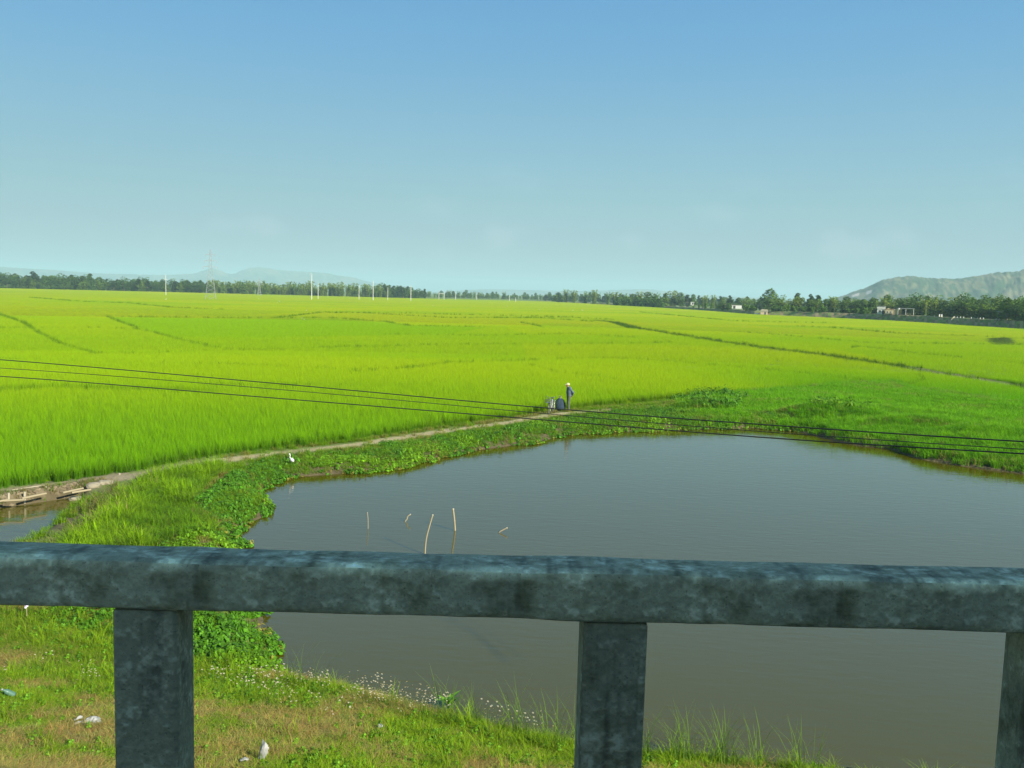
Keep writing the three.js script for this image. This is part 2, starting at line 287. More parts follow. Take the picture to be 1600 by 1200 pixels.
// ---------------------------------------------------------------- rice fields
function riceInfo(x, z) {
  let dark = 0;
  for (const b of BUNDS) {
    const B = b.box; if (x < B[0] - 4 || x > B[2] + 4 || z < B[1] - 4 || z > B[3] + 4) continue;
    const w = b.w * (0.6 + 0.8 * vnoise(x * 0.35, z * 0.35)), d = lineDist(b.L, x, z); if (d < w) dark = Math.max(dark, b.s * smooth(w, w * 0.3, d) * (0.7 + 0.3 * smooth(0.3, 0.55, fbm(x * 0.11, z * 0.11, 2))));
  }
  return dark;
}
function channelDist(x, z) { const B = CHANNEL.box; if (x < B[0] - 9 || x > B[2] + 9 || z < B[1] - 9 || z > B[3] + 9) return 9; return lineDist(CHANNEL, x, z); }
function plotTint(x, z) { // each paddy has a slightly different green
  const wx = x + 14 * (fbm(x * 0.012, z * 0.012, 2) - 0.5) * 3, i = Math.floor(wx / 55), j = Math.floor((z + wx * 0.15) / 30);
  let t = hash2(i, j) - 0.5;
  t = t * 0.8 + (fbm(x * 0.02, z * 0.05, 3) - 0.5) * 1.1;
  if (inside(yellowPlot, x, z) || inside(ripePlot, x, z)) t = 0.5; else if (inside(darkPlot, x, z)) t = -0.75;
  return t;
}
function riceColor(x, z, n) {
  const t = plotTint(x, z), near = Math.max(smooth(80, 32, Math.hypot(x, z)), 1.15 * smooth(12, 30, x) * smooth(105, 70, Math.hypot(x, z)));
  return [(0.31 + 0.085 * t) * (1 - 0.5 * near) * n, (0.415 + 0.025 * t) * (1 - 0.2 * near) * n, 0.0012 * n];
}
const RICE_H = 0.78;
{
  const ang = []; for (let a = -44; a <= 44; a += 0.16) ang.push(a * Math.PI / 180);
  const R = rng(5);
  const fn = (x, z, r) => {
    const s = sd(riceField, x, z);
    if (s > 0) return [-0.6, 0.05, 0.1, 0.01];
    const inn = smooth(-0.1, -0.9, s), dark = riceInfo(x, z), ch = channelDist(x, z);
    const far = smooth(60, 260, r), top = lerp(0.50, 0.82, far) + lerp(0.10, 0.05, far) * (R() - 0.5) + 0.05 * (fbm(x * 0.08, z * 0.08, 2) - 0.5);
    let y = lerp(0.05, top + 0.22 * dark * far, inn);
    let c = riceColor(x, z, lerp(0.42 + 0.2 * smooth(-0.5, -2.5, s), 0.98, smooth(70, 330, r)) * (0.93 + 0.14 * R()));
    const dg = [0.13, 0.25, 0.004];
    c = c.map((v, q) => lerp(v, dg[q], dark * 0.85));
    const cw = 0.7 + 1.1 * smooth(150, 60, r);
    if (ch < cw + 1.4) {
      const k = smooth(cw + 0.9, cw - 0.3, ch); y = lerp(y, 0.28, k);
      const brown = smooth(20, 40, x) * smooth(125, 85, r), floor = [lerp(0.09, 0.34, brown), lerp(0.15, 0.23, brown), lerp(0.015, 0.10, brown)];
      c = c.map((v, q) => lerp(v, floor[q], smooth(cw + 1.3, cw, ch)));
    }
    const dot = sdNear(scrubDot, x, z, 6); if (dot < 1.5) { y += 0.2 * smooth(1.5, -1, dot); c = c.map((v, q) => lerp(v, [0.06, 0.10, 0.012][q], smooth(1.5, 0, dot))); }
    return [y, ...c];
  };
  fn.skip = (p, a, b, c, d) => p[a * 3 + 1] < -0.5 && p[b * 3 + 1] < -0.5 && p[c * 3 + 1] < -0.5 && p[d * 3 + 1] < -0.5;
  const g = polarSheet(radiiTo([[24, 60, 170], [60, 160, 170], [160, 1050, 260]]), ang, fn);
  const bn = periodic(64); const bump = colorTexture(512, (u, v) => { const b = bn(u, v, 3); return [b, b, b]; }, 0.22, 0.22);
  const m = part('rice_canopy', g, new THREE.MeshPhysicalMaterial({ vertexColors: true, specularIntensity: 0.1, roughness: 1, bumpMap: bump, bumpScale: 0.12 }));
  tag(m, 'bright yellow green rice fields filling the plain up to the tree line', 'rice field', null, 'stuff');
}
function tuft(seed, n, h, w, spread, bend, seg, base, tip, even = 0.65) {
  const R = rng(seed), s = new Soup();
  for (let i = 0; i < n; i++) {
    const a = R() * 6.283, rr = Math.sqrt(R()) * spread, bx0 = Math.cos(a) * rr, bz0 = Math.sin(a) * rr, d = R() * 6.283, hh = h * (even + (1.1 - even) * R()), be = bend * (0.35 + R()), ww = w * (0.7 + 0.6 * R()), sx = -Math.sin(d + 1.2 * (R() - 0.5)), sz = Math.cos(d), sl = Math.hypot(sx, sz), v = 0.8 + 0.4 * R();
    let prev = null;
    for (let k = 0; k <= seg; k++) {
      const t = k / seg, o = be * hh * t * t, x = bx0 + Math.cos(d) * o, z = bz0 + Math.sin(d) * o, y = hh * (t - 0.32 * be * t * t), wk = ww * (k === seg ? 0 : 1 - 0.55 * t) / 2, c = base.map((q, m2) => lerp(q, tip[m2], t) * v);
      const L = [x - sx / sl * wk, y, z - sz / sl * wk], Rr = [x + sx / sl * wk, y, z + sz / sl * wk];
      if (prev) { if (k === seg) s.tri(prev[0], prev[1], [x, y, z], [prev[2], prev[2], c]); else s.quad(prev[0], prev[1], Rr, L, prev[2].map((q, m2) => (q + c[m2]) / 2)); }
      prev = [L, Rr, c];
    }
  }
  return s.geo();
}
const dummy = new THREE.Object3D();
function placed(x, y, z, ry, s, sy = s, tx = 0, tz = 0) { dummy.position.set(x, y, z); dummy.rotation.set(tx, ry, tz); dummy.scale.set(s, sy, s); dummy.updateMatrix(); return dummy.matrix.clone(); }
function scatter(seed, r0, r1, per, half, fn) { // even spread over a wedge in front of the camera
  const R = rng(seed), n = Math.round((r1 * r1 - r0 * r0) * half * per), out = [];
  for (let i = 0; i < n; i++) { const r = Math.sqrt(lerp(r0 * r0, r1 * r1, R())), a = (R() * 2 - 1) * half, x = Math.sin(a) * r, z = -Math.cos(a) * r, it = fn(x, z, r, R); if (it) out.push(it); }
  return out;
}
{
  const HALF = 0.62;
  const one = [1, 1, 1];
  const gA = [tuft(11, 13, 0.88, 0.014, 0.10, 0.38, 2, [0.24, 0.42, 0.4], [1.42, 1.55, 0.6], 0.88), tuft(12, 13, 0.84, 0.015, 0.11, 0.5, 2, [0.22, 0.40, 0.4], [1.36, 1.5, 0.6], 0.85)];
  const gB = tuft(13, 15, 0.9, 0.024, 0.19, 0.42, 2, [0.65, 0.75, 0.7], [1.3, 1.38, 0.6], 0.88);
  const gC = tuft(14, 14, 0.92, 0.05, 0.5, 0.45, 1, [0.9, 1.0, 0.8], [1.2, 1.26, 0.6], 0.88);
  const rice = (dens, slim) => (x, z, r, R) => {
    const s = sd(riceField, x, z); if (s > -0.05) return null;
    const dark = riceInfo(x, z); if (dark > 0.35 && R() < 0.8) return null; if (r > 300 && R() < smooth(300, 480, r)) return null;
    const ch = channelDist(x, z); if (ch < 0.9 + 1.1 * smooth(150, 60, r)) return null;
    const v = 0.91 + 0.18 * R(), c = riceColor(x, z, v);
    if (dark > 0.1) for (let q = 0; q < 3; q++) c[q] = lerp(c[q], [0.07, 0.19, 0.008][q], dark * 0.8);
    const sc = (0.95 + 0.1 * R()) * (0.96 + 0.08 * fbm(x * 0.3, z * 0.3, 2));
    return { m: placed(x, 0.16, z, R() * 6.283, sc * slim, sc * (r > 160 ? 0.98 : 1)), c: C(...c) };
  };
  const near = scatter(21, 24, 95, 30, HALF, rice(1, 1));
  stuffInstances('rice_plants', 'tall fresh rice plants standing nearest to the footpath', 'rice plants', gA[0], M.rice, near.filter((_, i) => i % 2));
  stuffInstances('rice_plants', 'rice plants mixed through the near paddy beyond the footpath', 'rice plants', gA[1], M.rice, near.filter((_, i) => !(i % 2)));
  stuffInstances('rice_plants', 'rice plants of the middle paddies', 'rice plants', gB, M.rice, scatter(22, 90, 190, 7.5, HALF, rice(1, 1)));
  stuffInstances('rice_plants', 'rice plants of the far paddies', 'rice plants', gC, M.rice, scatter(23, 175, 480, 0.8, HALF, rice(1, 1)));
  // overgrown field banks: darker grass along the lines
  const R = rng(31), bundG = tuft(15, 14, 0.8, 0.05, 0.22, 0.6, 2, [0.6, 0.6, 0.6], [1, 1, 1]), items = [];
  for (const b of BUNDS) for (let i = 0; i + 1 < b.L.length; i++) {
    const [x0, z0] = b.L[i], [x1, z1] = b.L[i + 1], L = Math.hypot(x1 - x0, z1 - z0), n = L * 2.4;
    for (let k = 0; k < n; k++) {
      const t = R(), x = lerp(x0, x1, t) + (R() - 0.5) * b.w * 1.3, z = lerp(z0, z1, t) + (R() - 0.5) * b.w * 1.3;
      if (R() > b.s * (0.7 + 0.45 * smooth(0.3, 0.6, fbm(x * 0.11, z * 0.11, 2)))) continue;
      if (sd(riceField, x, z) > -0.3) continue;
      const v = 0.7 + 0.7 * R(), fr = smooth(80, 260, Math.hypot(x, z)); items.push({ m: placed(x, 0.3, z, R() * 6.28, 0.9 + 0.5 * R(), (0.95 + 0.35 * R()) * (1 + 0.45 * fr)), c: C(0.145 * v, 0.28 * v, 0.004) });
    }
  }
  for (let i = 0; i + 1 < CHANNEL.length; i++) {
    const [x0, z0] = CHANNEL[i], [x1, z1] = CHANNEL[i + 1], L = Math.hypot(x1 - x0, z1 - z0), n = L * 9;
    for (let k = 0; k < n; k++) {
      const t = R(), px = -(z1 - z0) / L, pz = (x1 - x0) / L, off = (R() - 0.5) * 3.4, x = lerp(x0, x1, t) + px * off, z = lerp(z0, z1, t) + pz * off, r = Math.hypot(x, z);
      if (r < 105 && off > -1.75 && off < 0.4 && R() < 0.93) continue;
      const v = 0.6 + 0.8 * R(); items.push({ m: placed(x, 0.25, z, R() * 6.28, 0.9 + 0.6 * R(), 0.7 + 0.8 * R()), c: C(0.075 * v, 0.16 * v, 0.01) });
    }
  }
  for (let k = 0; k < 240; k++) { const b = box2(scrubDot), x = lerp(b[0], b[2], R()), z = lerp(b[1], b[3], R()); if (inside(scrubDot, x, z)) items.push({ m: placed(x, 0.4, z, R() * 6.28, 1.5, 0.9 + 0.5 * R()), c: C(0.07, 0.12, 0.012) }); }
  stuffInstances('field_bank_grass', 'dark grass along the low banks between the paddies', 'grass', bundG, M.grass, items);
}
// ---------------------------------------------------------------- grass and creepers round the pond
const inView = (x, z) => z < -7 && Math.abs(x) < -z * 0.66 + 1.5;
function fill(seed, poly, per, fn) { const b = box2(poly), R = rng(seed), n = Math.round((b[2] - b[0]) * (b[3] - b[1]) * per), out = []; for (let i = 0; i < n; i++) { const x = lerp(b[0], b[2], R()), z = lerp(b[1], b[3], R()); if (!inView(x, z) || !inside(poly, x, z)) continue; const it = fn(x, z, R); if (it) out.push(it); } return out; }
function rosette(seed, n, rad, stalk) { // broad cupped leaves on short stalks
  const R = rng(seed), s = new Soup();
  for (let i = 0; i < n; i++) {
    const a = R() * 6.283, rr = (0.15 + 0.85 * R()) * rad * 2.6, cx = Math.cos(a) * rr, cz = Math.sin(a) * rr, y = stalk * (0.3 + 0.9 * R()), r = rad * (0.6 + 0.55 * R()), tilt = 0.2 + 0.75 * R(), d = a + (R() - 0.5) * 2, v = 0.7 + 0.6 * R(), col = [v * (0.9 + 0.2 * R()), v, v];
    const ux = Math.cos(d), uz = Math.sin(d), up = [ux * Math.sin(tilt), Math.cos(tilt), uz * Math.sin(tilt)], along = [ux * Math.cos(tilt), -Math.sin(tilt), uz * Math.cos(tilt)], side = [-uz, 0, ux], c0 = [cx, y - r * 0.18, cz], K = 6, ring = [];
    for (let k = 0; k < K; k++) { const t = k / K * 6.283, l = Math.cos(t) * r * 1.15, w = Math.sin(t) * r; ring.push([cx + along[0] * l + side[0] * w, y + along[1] * l + side[1] * w, cz + along[2] * l + side[2] * w]); }
    for (let k = 0; k < K; k++) s.tri(c0, ring[(k + 1) % K], ring[k], col);
    s.tri([cx * 0.3, 0, cz * 0.3], [cx * 0.3 + 0.012, 0, cz * 0.3], c0, [v * 0.7, v * 0.7, v * 0.7]);
  }
  return s.geo();
}
{
  const gr = [rosette(41, 11, 0.036, 0.10), rosette(42, 10, 0.042, 0.14)], items = [[], []];
  for (const [zi, Z] of creepZones.entries()) {
    const per = [40, 30, 80, 110][zi];
    for (const it of fill(50 + zi, Z, per, (x, z, R) => {
      const sp = Math.min(sdNear(pond, x, z, 8), 8); const rag = fbm(x * 0.8 + 60, z * 0.8, 3); if (sp < -0.1 - 1.5 * Math.max(0, rag - 0.42) - 0.25 * fbm(x * 3, z * 3, 2)) return null; if (sp < 0.5 && rag < 0.38 && R() < 0.9) return null; if (fbm(x * 1.7 + 90, z * 1.7, 3) < 0.36 && R() < 0.8) return null;
      if (zi > 1 && inAny(tallZones, x, z) && R() < 0.7) return null; if (zi < 3 && lineDist(path, x, z) < 0.8 + 0.5 * vnoise(x * 1.2, z * 1.2)) return null;
      if (zi === 3 && sp > 2.8 && R() < smooth(2.8, 4.5, sp)) return null;
      const n = fbm(x * 0.9, z * 0.9, 3), v = 0.75 + 0.5 * R(), lime = smooth(0.45, 0.7, fbm(x * 0.5 + 7, z * 0.5, 3));
      const mound = 0.2 * smooth(0.5, 0.7, n) * smooth(0, 1.2, sp);
      const c = C(lerp(0.085, 0.17, lime) * v, lerp(0.24, 0.35, lime) * v, 0.008 * v);
      if (sp < 0.12 && R() < 0.14) c.setRGB(0.26, 0.25, 0.03);
      return { m: placed(x, Math.max(0.0, height(x, z)) + mound * 0.5, z, R() * 6.283, (0.65 + 0.9 * R() * R()) * (zi < 2 ? 1.5 : 1), (0.6 + 1.3 * R() * R()) * (zi < 2 ? 2 : 1)), c };
    })) items[Math.abs(Math.floor(it.m.elements[12] * 977)) % 2].push(it);
  }
  items.forEach((l, i) => stuffInstances('creeping_plants', ['mat of round leaved water plants along the pond edge', 'round leaved creepers on taller stalks mixed into the pond edge mat'][i], 'water plants', gr[i], M.leaf, l));
  const mat = [];
  for (const zi of [2, 3]) mat.push(...fill(57 + zi, creepZones[zi], 14, (x, z, R) => { if (sdNear(pond, x, z, 8) < 0.1 || R() > 0.25 + smooth(0.45, 0.6, fbm(x * 0.7 + 21, z * 0.7, 3))) return null; const v = 0.75 + 0.5 * R(); return { m: placed(x, height(x, z), z, R() * 6.283, 0.7 + 0.6 * R()), c: C(0.17 * v, 0.36 * v, 0.008 * v) }; }));
  stuffInstances('mat_grass', 'grass blades growing up through the pond edge mat', 'grass', tuft(44, 14, 0.34, 0.012, 0.12, 0.9, 2, [0.5, 0.5, 0.5], [1.15, 1.1, 1]), M.grass, mat);
}
{
  const gTall = [tuft(61, 22, 0.62, 0.016, 0.14, 0.8, 3, [0.45, 0.5, 0.5], [1.15, 1.1, 1]), tuft(62, 20, 0.5, 0.018, 0.16, 1.0, 3, [0.45, 0.5, 0.5], [1.15, 1.1, 1])], items = [[], []];
  tallZones.forEach((Z, zi) => fill(70 + zi, Z, [46, 34, 34][zi], (x, z, R) => {
    const sp = Math.min(sdNear(pond, x, z, 8), sdNear(ditch, x, z, 8)); if (sp < 0.05) return null;
    if (lineDist(path, x, z) < 0.75 + 0.35 * vnoise(x * 1.5, z * 1.5)) return null;
    const tl = lineDist(trackLine, x, z); if (tl < 0.45 && R() < 0.85) return null;
    const n = fbm(x * 0.6 + 3, z * 0.6, 3), v = 0.75 + 0.5 * R(), dry = R() < 0.02 + 0.45 * smooth(1.0, 0.4, tl);
    const lush = smooth(0.4, 0.65, n), c = dry ? C(0.30 * v, 0.27 * v, 0.09 * v) : C(lerp(0.14, 0.24, lush) * v * (zi === 1 ? 0.85 : 1), lerp(0.31, 0.44, lush) * v * (zi === 1 ? 1.12 : 1), 0.006 * v);
    const sc = (0.65 + 0.5 * R()) * lerp(0.75, 1.15, lush) * (zi === 2 ? 0.55 : zi === 1 ? 0.9 : 1);
    items[R() < 0.5 ? 0 : 1].push({ m: placed(x, height(x, z) - 0.02, z, R() * 6.283, sc), c }); return null;
  }));
  items.forEach((l, i) => stuffInstances('tall_grass', ['lush tall grass on the spit left of the pond and on its far right bank', 'arching tall grass mixed into the lush stands round the pond'][i], 'grass', gTall[i], M.grass, l));
}
{ // short turf along the path verges and right bank
  const g = tuft(81, 20, 0.2, 0.013, 0.14, 0.9, 2, [0.6, 0.6, 0.6], [1.1, 1.1, 1.1]), out = [];
  const verge = [...P([[-300, 880], [0, 815], [200, 760], [240, 735], [420, 706], [700, 668], [860, 645], [960, 634], [1130, 619], [1300, 606], [1400, 600], [1500, 620], [1600, 638], [1800, 668]], 0.3), ...P([[1800, 770], [1600, 742], [1430, 718], [1240, 676], [1090, 674], [940, 680], [800, 700], [600, 736], [450, 750], [400, 800], [380, 900], [300, 960], [0, 960], [-300, 960]])];
  out.push(...fill(82, verge, 26, (x, z, R) => {
    const sp = Math.min(sdNear(pond, x, z, 8), sdNear(ditch, x, z, 8)); if (sp < 0.1) return null;
    if (sd(riceField, x, z) < -0.15) return null;
    const dp = lineDist(path, x, z), w = x < -14 ? 0.95 : 0.36 + 0.3 * vnoise(x * 0.9, z * 0.9); if (dp < w && R() < (x < -14 ? 0.97 : x > 6 ? 0.7 : 0.93)) return null;
    if (lineDist(trackLine, x, z) < 0.35 && R() < 0.8) return null;
    const n = fbm(x * 0.5 - 8, z * 0.5 + 2, 3), v = 0.75 + 0.5 * R(), rb = smooth(9, 13, x), dry = (1 - 0.65 * rb) * (smooth(0.48, 0.66, n) * 0.8 + smooth(1.4, 0.5, dp) * 0.5);
    const c = R() < dry * 0.8 ? C(0.30 * v, 0.29 * v, 0.06 * v) : C(lerp(0.17, 0.165, rb) * v, lerp(0.33, 0.43, rb) * v, 0.004 * v);
    return { m: placed(x, height(x, z) - 0.01, z, R() * 6.283, (0.7 + 0.7 * R()) * (1 + 0.6 * rb)), c };
  }));
  stuffInstances('short_grass', 'short mixed green and straw coloured grass along the footpath', 'grass', g, M.grass, out);
}
{ // sparse dry tufts and clods on the cut bank of the ditch
  const R = rng(84), tufts = [], clods = [], gT = tuft(85, 14, 0.16, 0.012, 0.08, 1.2, 2, [0.6, 0.6, 0.6], [1.1, 1.1, 1.1]), gC = new THREE.IcosahedronGeometry(0.05, 1);
  { const q = gC.attributes.position; for (let i = 0; i < q.count; i++) { const k = 0.7 + 0.6 * vnoise(q.getX(i) * 40, q.getY(i) * 40 + q.getZ(i) * 31); q.setXYZ(i, q.getX(i) * k, q.getY(i) * k * 0.7, q.getZ(i) * k); } gC.computeVertexNormals(); }
  const edge = P([[-150, 816], [0, 792], [60, 783], [100, 777], [128, 773], [160, 768]]);
  for (let i = 0; i + 1 < edge.length; i++) for (let k = 0; k < 60; k++) { const t = R(), x = lerp(edge[i][0], edge[i + 1][0], t) + (R() - 0.5) * 0.7, z = lerp(edge[i][1], edge[i + 1][1], t) - R() * 0.5, h = height(x, z); if (h < 0.03) continue; const v = 0.7 + 0.6 * R(); if (R() < 0.35) tufts.push({ m: placed(x, h, z, R() * 6.28, 0.7 + 0.8 * R()), c: R() < 0.5 ? C(0.30 * v, 0.26 * v, 0.08 * v) : C(0.17 * v, 0.30 * v, 0.02 * v) }); else clods.push({ m: placed(x, h, z, R() * 6.28, 0.5 + 1.3 * R()), c: C(0.15 * v, 0.12 * v, 0.07 * v) }); }
  stuffInstances('ditch_grass', 'sparse dry tufts on the cut bank of the ditch', 'grass', gT, M.grass, tufts);
  stuffInstances('earth_clods', 'loose earth clods on the cut bank of the ditch', 'earth', gC, new THREE.MeshStandardMaterial({ roughness: 1 }), clods);
}
{ // near bank under the rail
  const bank = [[-16, -20], [-7.5, -20], [-5.5, -17.2], [-2.5, -16.2], [0, -14.9], [2.5, -14.0], [6, -13.6], [9, -13.2], [9, -7.5], [-16, -7.5]];
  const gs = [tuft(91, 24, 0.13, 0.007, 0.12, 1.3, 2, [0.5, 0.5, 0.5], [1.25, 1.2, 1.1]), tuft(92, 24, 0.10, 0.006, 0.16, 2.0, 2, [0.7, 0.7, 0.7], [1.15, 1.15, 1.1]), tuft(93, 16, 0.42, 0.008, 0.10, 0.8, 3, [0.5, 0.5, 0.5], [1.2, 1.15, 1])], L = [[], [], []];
  fill(94, bank, 260, (x, z, R) => {
    const h = height(x, z); if (h < 0.06 || sdNear(pond, x, z, 8) < 0.05) return null;
    if (inside(creepZones[3], x, z) && sdNear(pond, x, z, 8) < 1.6) return null;
    const dry = bankDry(x, z), v = 0.7 + 0.6 * R(), lush = fbm(x * 0.8 + 30, z * 0.8, 3), isDry = R() < 0.08 + dry * 0.75;
    if (dry > 0.6 && R() < 0.3) return null;
    const c = isDry ? C(lerp(0.52, 0.34, R()) * v, lerp(0.42, 0.28, R()) * v, 0.10 * v) : C(lerp(0.20, 0.28, lush) * v, lerp(0.35, 0.46, lush) * v, 0.012 * v);
    const edge = smooth(0.9, 0.15, h), k = isDry ? 1 : (R() < 0.015 + 0.05 * edge ? 2 : 0), s = (0.65 + 0.7 * R()) * (k === 0 ? lerp(0.5, 1.15, lush) : k === 2 ? 0.8 : 1);
    L[k].push({ m: placed(x, h - 0.01, z, R() * 6.283, s), c }); return null;
  });
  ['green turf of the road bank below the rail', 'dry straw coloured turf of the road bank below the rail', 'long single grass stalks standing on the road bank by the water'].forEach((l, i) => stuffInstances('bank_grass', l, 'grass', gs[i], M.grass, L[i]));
  const gLeaf = rosette(98, 14, 0.011, 0.05), leafy = fill(99, bank, 55, (x, z, R) => { const h = height(x, z); if (h < 0.08 || R() < bankDry(x, z) * 0.85) return null; const n = fbm(x * 0.8 + 30, z * 0.8, 3); if (R() > smooth(0.35, 0.6, n) + 0.15) return null; const v = 0.7 + 0.6 * R(); return { m: placed(x, h + 0.03, z, R() * 6.283, 0.8 + 0.9 * R()), c: C(0.15 * v, 0.33 * v, 0.012 * v) }; });
  stuffInstances('bank_weeds', 'small round leaved weeds growing through the bank turf', 'weeds', gLeaf, M.leaf, leafy);
  // reed like stalks at the water, right of the middle rail post
  const gReed = tuft(95, 9, 0.75, 0.009, 0.12, 0.5, 3, [0.6, 0.6, 0.6], [1.1, 1.1, 1]), reed = [], R = rng(96);
  for (const [px, py, n, w] of [[1040, 1192, 5, 40], [1095, 1194, 11, 50], [1160, 1200, 5, 40], [880, 1168, 4, 30], [480, 1066, 3, 30], [705, 1118, 4, 20], [735, 1124, 5, 20], [830, 1148, 5, 40], [1240, 1212, 3, 30]]) for (let i = 0; i < n; i++) {
    const [x, z] = G(px + (R() - 0.5) * w * 2, py + (R() - 0.3) * 18, 0.2); reed.push({ m: placed(x, Math.max(0.02, height(x, z)), z, R() * 6.283, 0.7 + 0.7 * R()), c: C(0.16, 0.30, 0.03) });
  }
  stuffInstances('reed_stalks', 'tall thin grass stalks at the waterline between the rail posts', 'grass', gReed, M.grass, reed);
  // small white flower heads
  const fl = new Soup(), FR = rng(97);
  for (let i = 0; i < 5; i++) {
    const a = FR() * 6.283, r = 0.05 + 0.16 * FR(), x = Math.cos(a) * r, z = Math.sin(a) * r, y = 0.22 + 0.2 * FR();
    fl.tri([x * 0.3 - 0.003, 0, z * 0.3], [x * 0.3 + 0.003, 0, z * 0.3], [x, y, z], [0.10, 0.2, 0.02]);
    for (let k = 0; k < 6; k++) { const t0 = k / 6 * 6.283, t1 = (k + 0.8) / 6 * 6.283, q = 0.0135; fl.tri([x, y, z], [x + Math.cos(t0) * q, y + 0.006 + q * 0.4 * Math.sin(t0), z + Math.sin(t0) * q], [x + Math.cos(t1) * q, y + 0.006 + q * 0.4 * Math.sin(t1), z + Math.sin(t1) * q], [0.6, 0.59, 0.5]); }
    for (let k = 0; k < 4; k++) { const t0 = k / 4 * 6.283, t1 = (k + 1) / 4 * 6.283, q = 0.005; fl.tri([x, y + 0.012, z], [x + Math.cos(t1) * q, y + 0.004, z + Math.sin(t1) * q], [x + Math.cos(t0) * q, y + 0.004, z + Math.sin(t0) * q], [0.7, 0.5, 0.05]); }
  }
  const flowers = [];
  for (const [px, py, n, w, h] of [[620, 1098, 26, 60, 22], [560, 1082, 10, 50, 14], [500, 1075, 8, 45, 12], [670, 1110, 14, 40, 16], [790, 1125, 7, 40, 10], [440, 1095, 16, 70, 30], [390, 1085, 12, 60, 25], [330, 1080, 4, 30, 20], [480, 1120, 6, 80, 20], [830, 1135, 4, 25, 8], [150, 1085, 6, 30, 30], [60, 1060, 6, 60, 25], [540, 1150, 5, 90, 20]]) for (let i = 0; i < n; i++) {
    const [x, z] = G(px + (FR() + FR() - 1) * w * 1.2, py + (FR() + FR() - 1) * h * 1.2, 0.5), hy = height(x, z); if (hy < 0.05) continue; flowers.push({ m: placed(x, hy, z, FR() * 6.28, 0.75 + 0.5 * FR()) });
  }
  stuffInstances('wild_flowers', 'small white daisy like flowers scattered over the road bank', 'wild flowers', fl.geo(), M.grass, flowers);
}
// ---------------------------------------------------------------- levee, hills
{
  const line = [[840, 1010, 0.8], [950, 810, 1.2], [1060, 640, 1.5], [1180, 470, 2.0], [1300, 438, 2.6], [1400, 412, 2.9], [1500, 372, 2.9], [1600, 337, 2.9], [1800, 288, 2.9], [2300, 228, 2.9]];
  const s = new Soup(), R = rng(101), pts = [];
  for (let i = 0; i + 1 < line.length; i++) for (let k = 0; k < 24; k++) { const t = k / 24; pts.push([lerp(line[i][0], line[i + 1][0], t), lerp(line[i][1], line[i + 1][1], t), lerp(line[i][2], line[i + 1][2], t)]); }
  const prof = [[0, 0], [1.2, 0.3], [2.6, 0.62], [4.2, 0.95], [5.2, 1.0], [30, 0.98], [120, 0.3]], rows = pts.map(([px, D, h]) => prof.map(([o, q], j) => { const p = A(px, D + o); return [p[0], 0.25 + h * q + (j > 0 && j < 4 ? (R() - 0.5) * 0.5 : 0), p[1]]; }));
  for (let i = 0; i + 1 < rows.length; i++) for (let j = 0; j + 1 < prof.length; j++) { const v = 0.7 + 0.6 * R(), green = R() < 0.5; s.quad(rows[i][j], rows[i + 1][j], rows[i + 1][j + 1], rows[i][j + 1], green ? [0.17 * v, 0.22 * v, 0.045 * v] : [0.27 * v, 0.215 * v, 0.10 * v]); }
  structure('levee', s.geo(), M.vc, 'low earth levee with scrubby slope behind the right part of the rice');
  const at = (px, D) => { let i = 0; while (i < line.length - 2 && line[i + 1][0] < px) i++; const t = (px - line[i][0]) / (line[i + 1][0] - line[i][0]); return { D: lerp(line[i][1], line[i + 1][1], t), h: 0.25 + lerp(line[i][2], line[i + 1][2], t) }; };
  scene.userData.levee = at;
  // worn paths cutting up the slope
  for (const [a, b, n] of [[1362, 1392, 'house'], [1434, 1448, 'a'], [1483, 1491, 'b'], [1553, 1564, 'c']]) {
    const q = new Soup(), L0 = at(a), L1 = at(b), N = 8, row = [];
    for (let k = 0; k <= N; k++) { const t = k / N, px = lerp(a, b, t), o = lerp(-0.4, 4.6, t), lv = at(px); const qy = (o2) => 0.25 + (lv.h - 0.25) * (o2 < 0 ? 0 : o2 < 1.2 ? o2 / 1.2 * 0.3 : o2 < 2.6 ? 0.3 + (o2 - 1.2) / 1.4 * 0.32 : o2 < 4.2 ? 0.62 + (o2 - 2.6) / 1.6 * 0.33 : 1) + 0.28; const p0 = A(px, lv.D + o), p1 = A(px + 4, lv.D + o + 0.25); row.push([[p0[0], qy(o), p0[1]], [p1[0], qy(o + 0.25), p1[1]]]); }
    for (let k = 0; k < N; k++) q.quad(row[k][0], row[k][1], row[k + 1][1], row[k + 1][0], [0.42, 0.36, 0.25]);
    structure('levee_path', q.geo(), M.vc, 'worn pale path climbing the levee slope');
  }
}
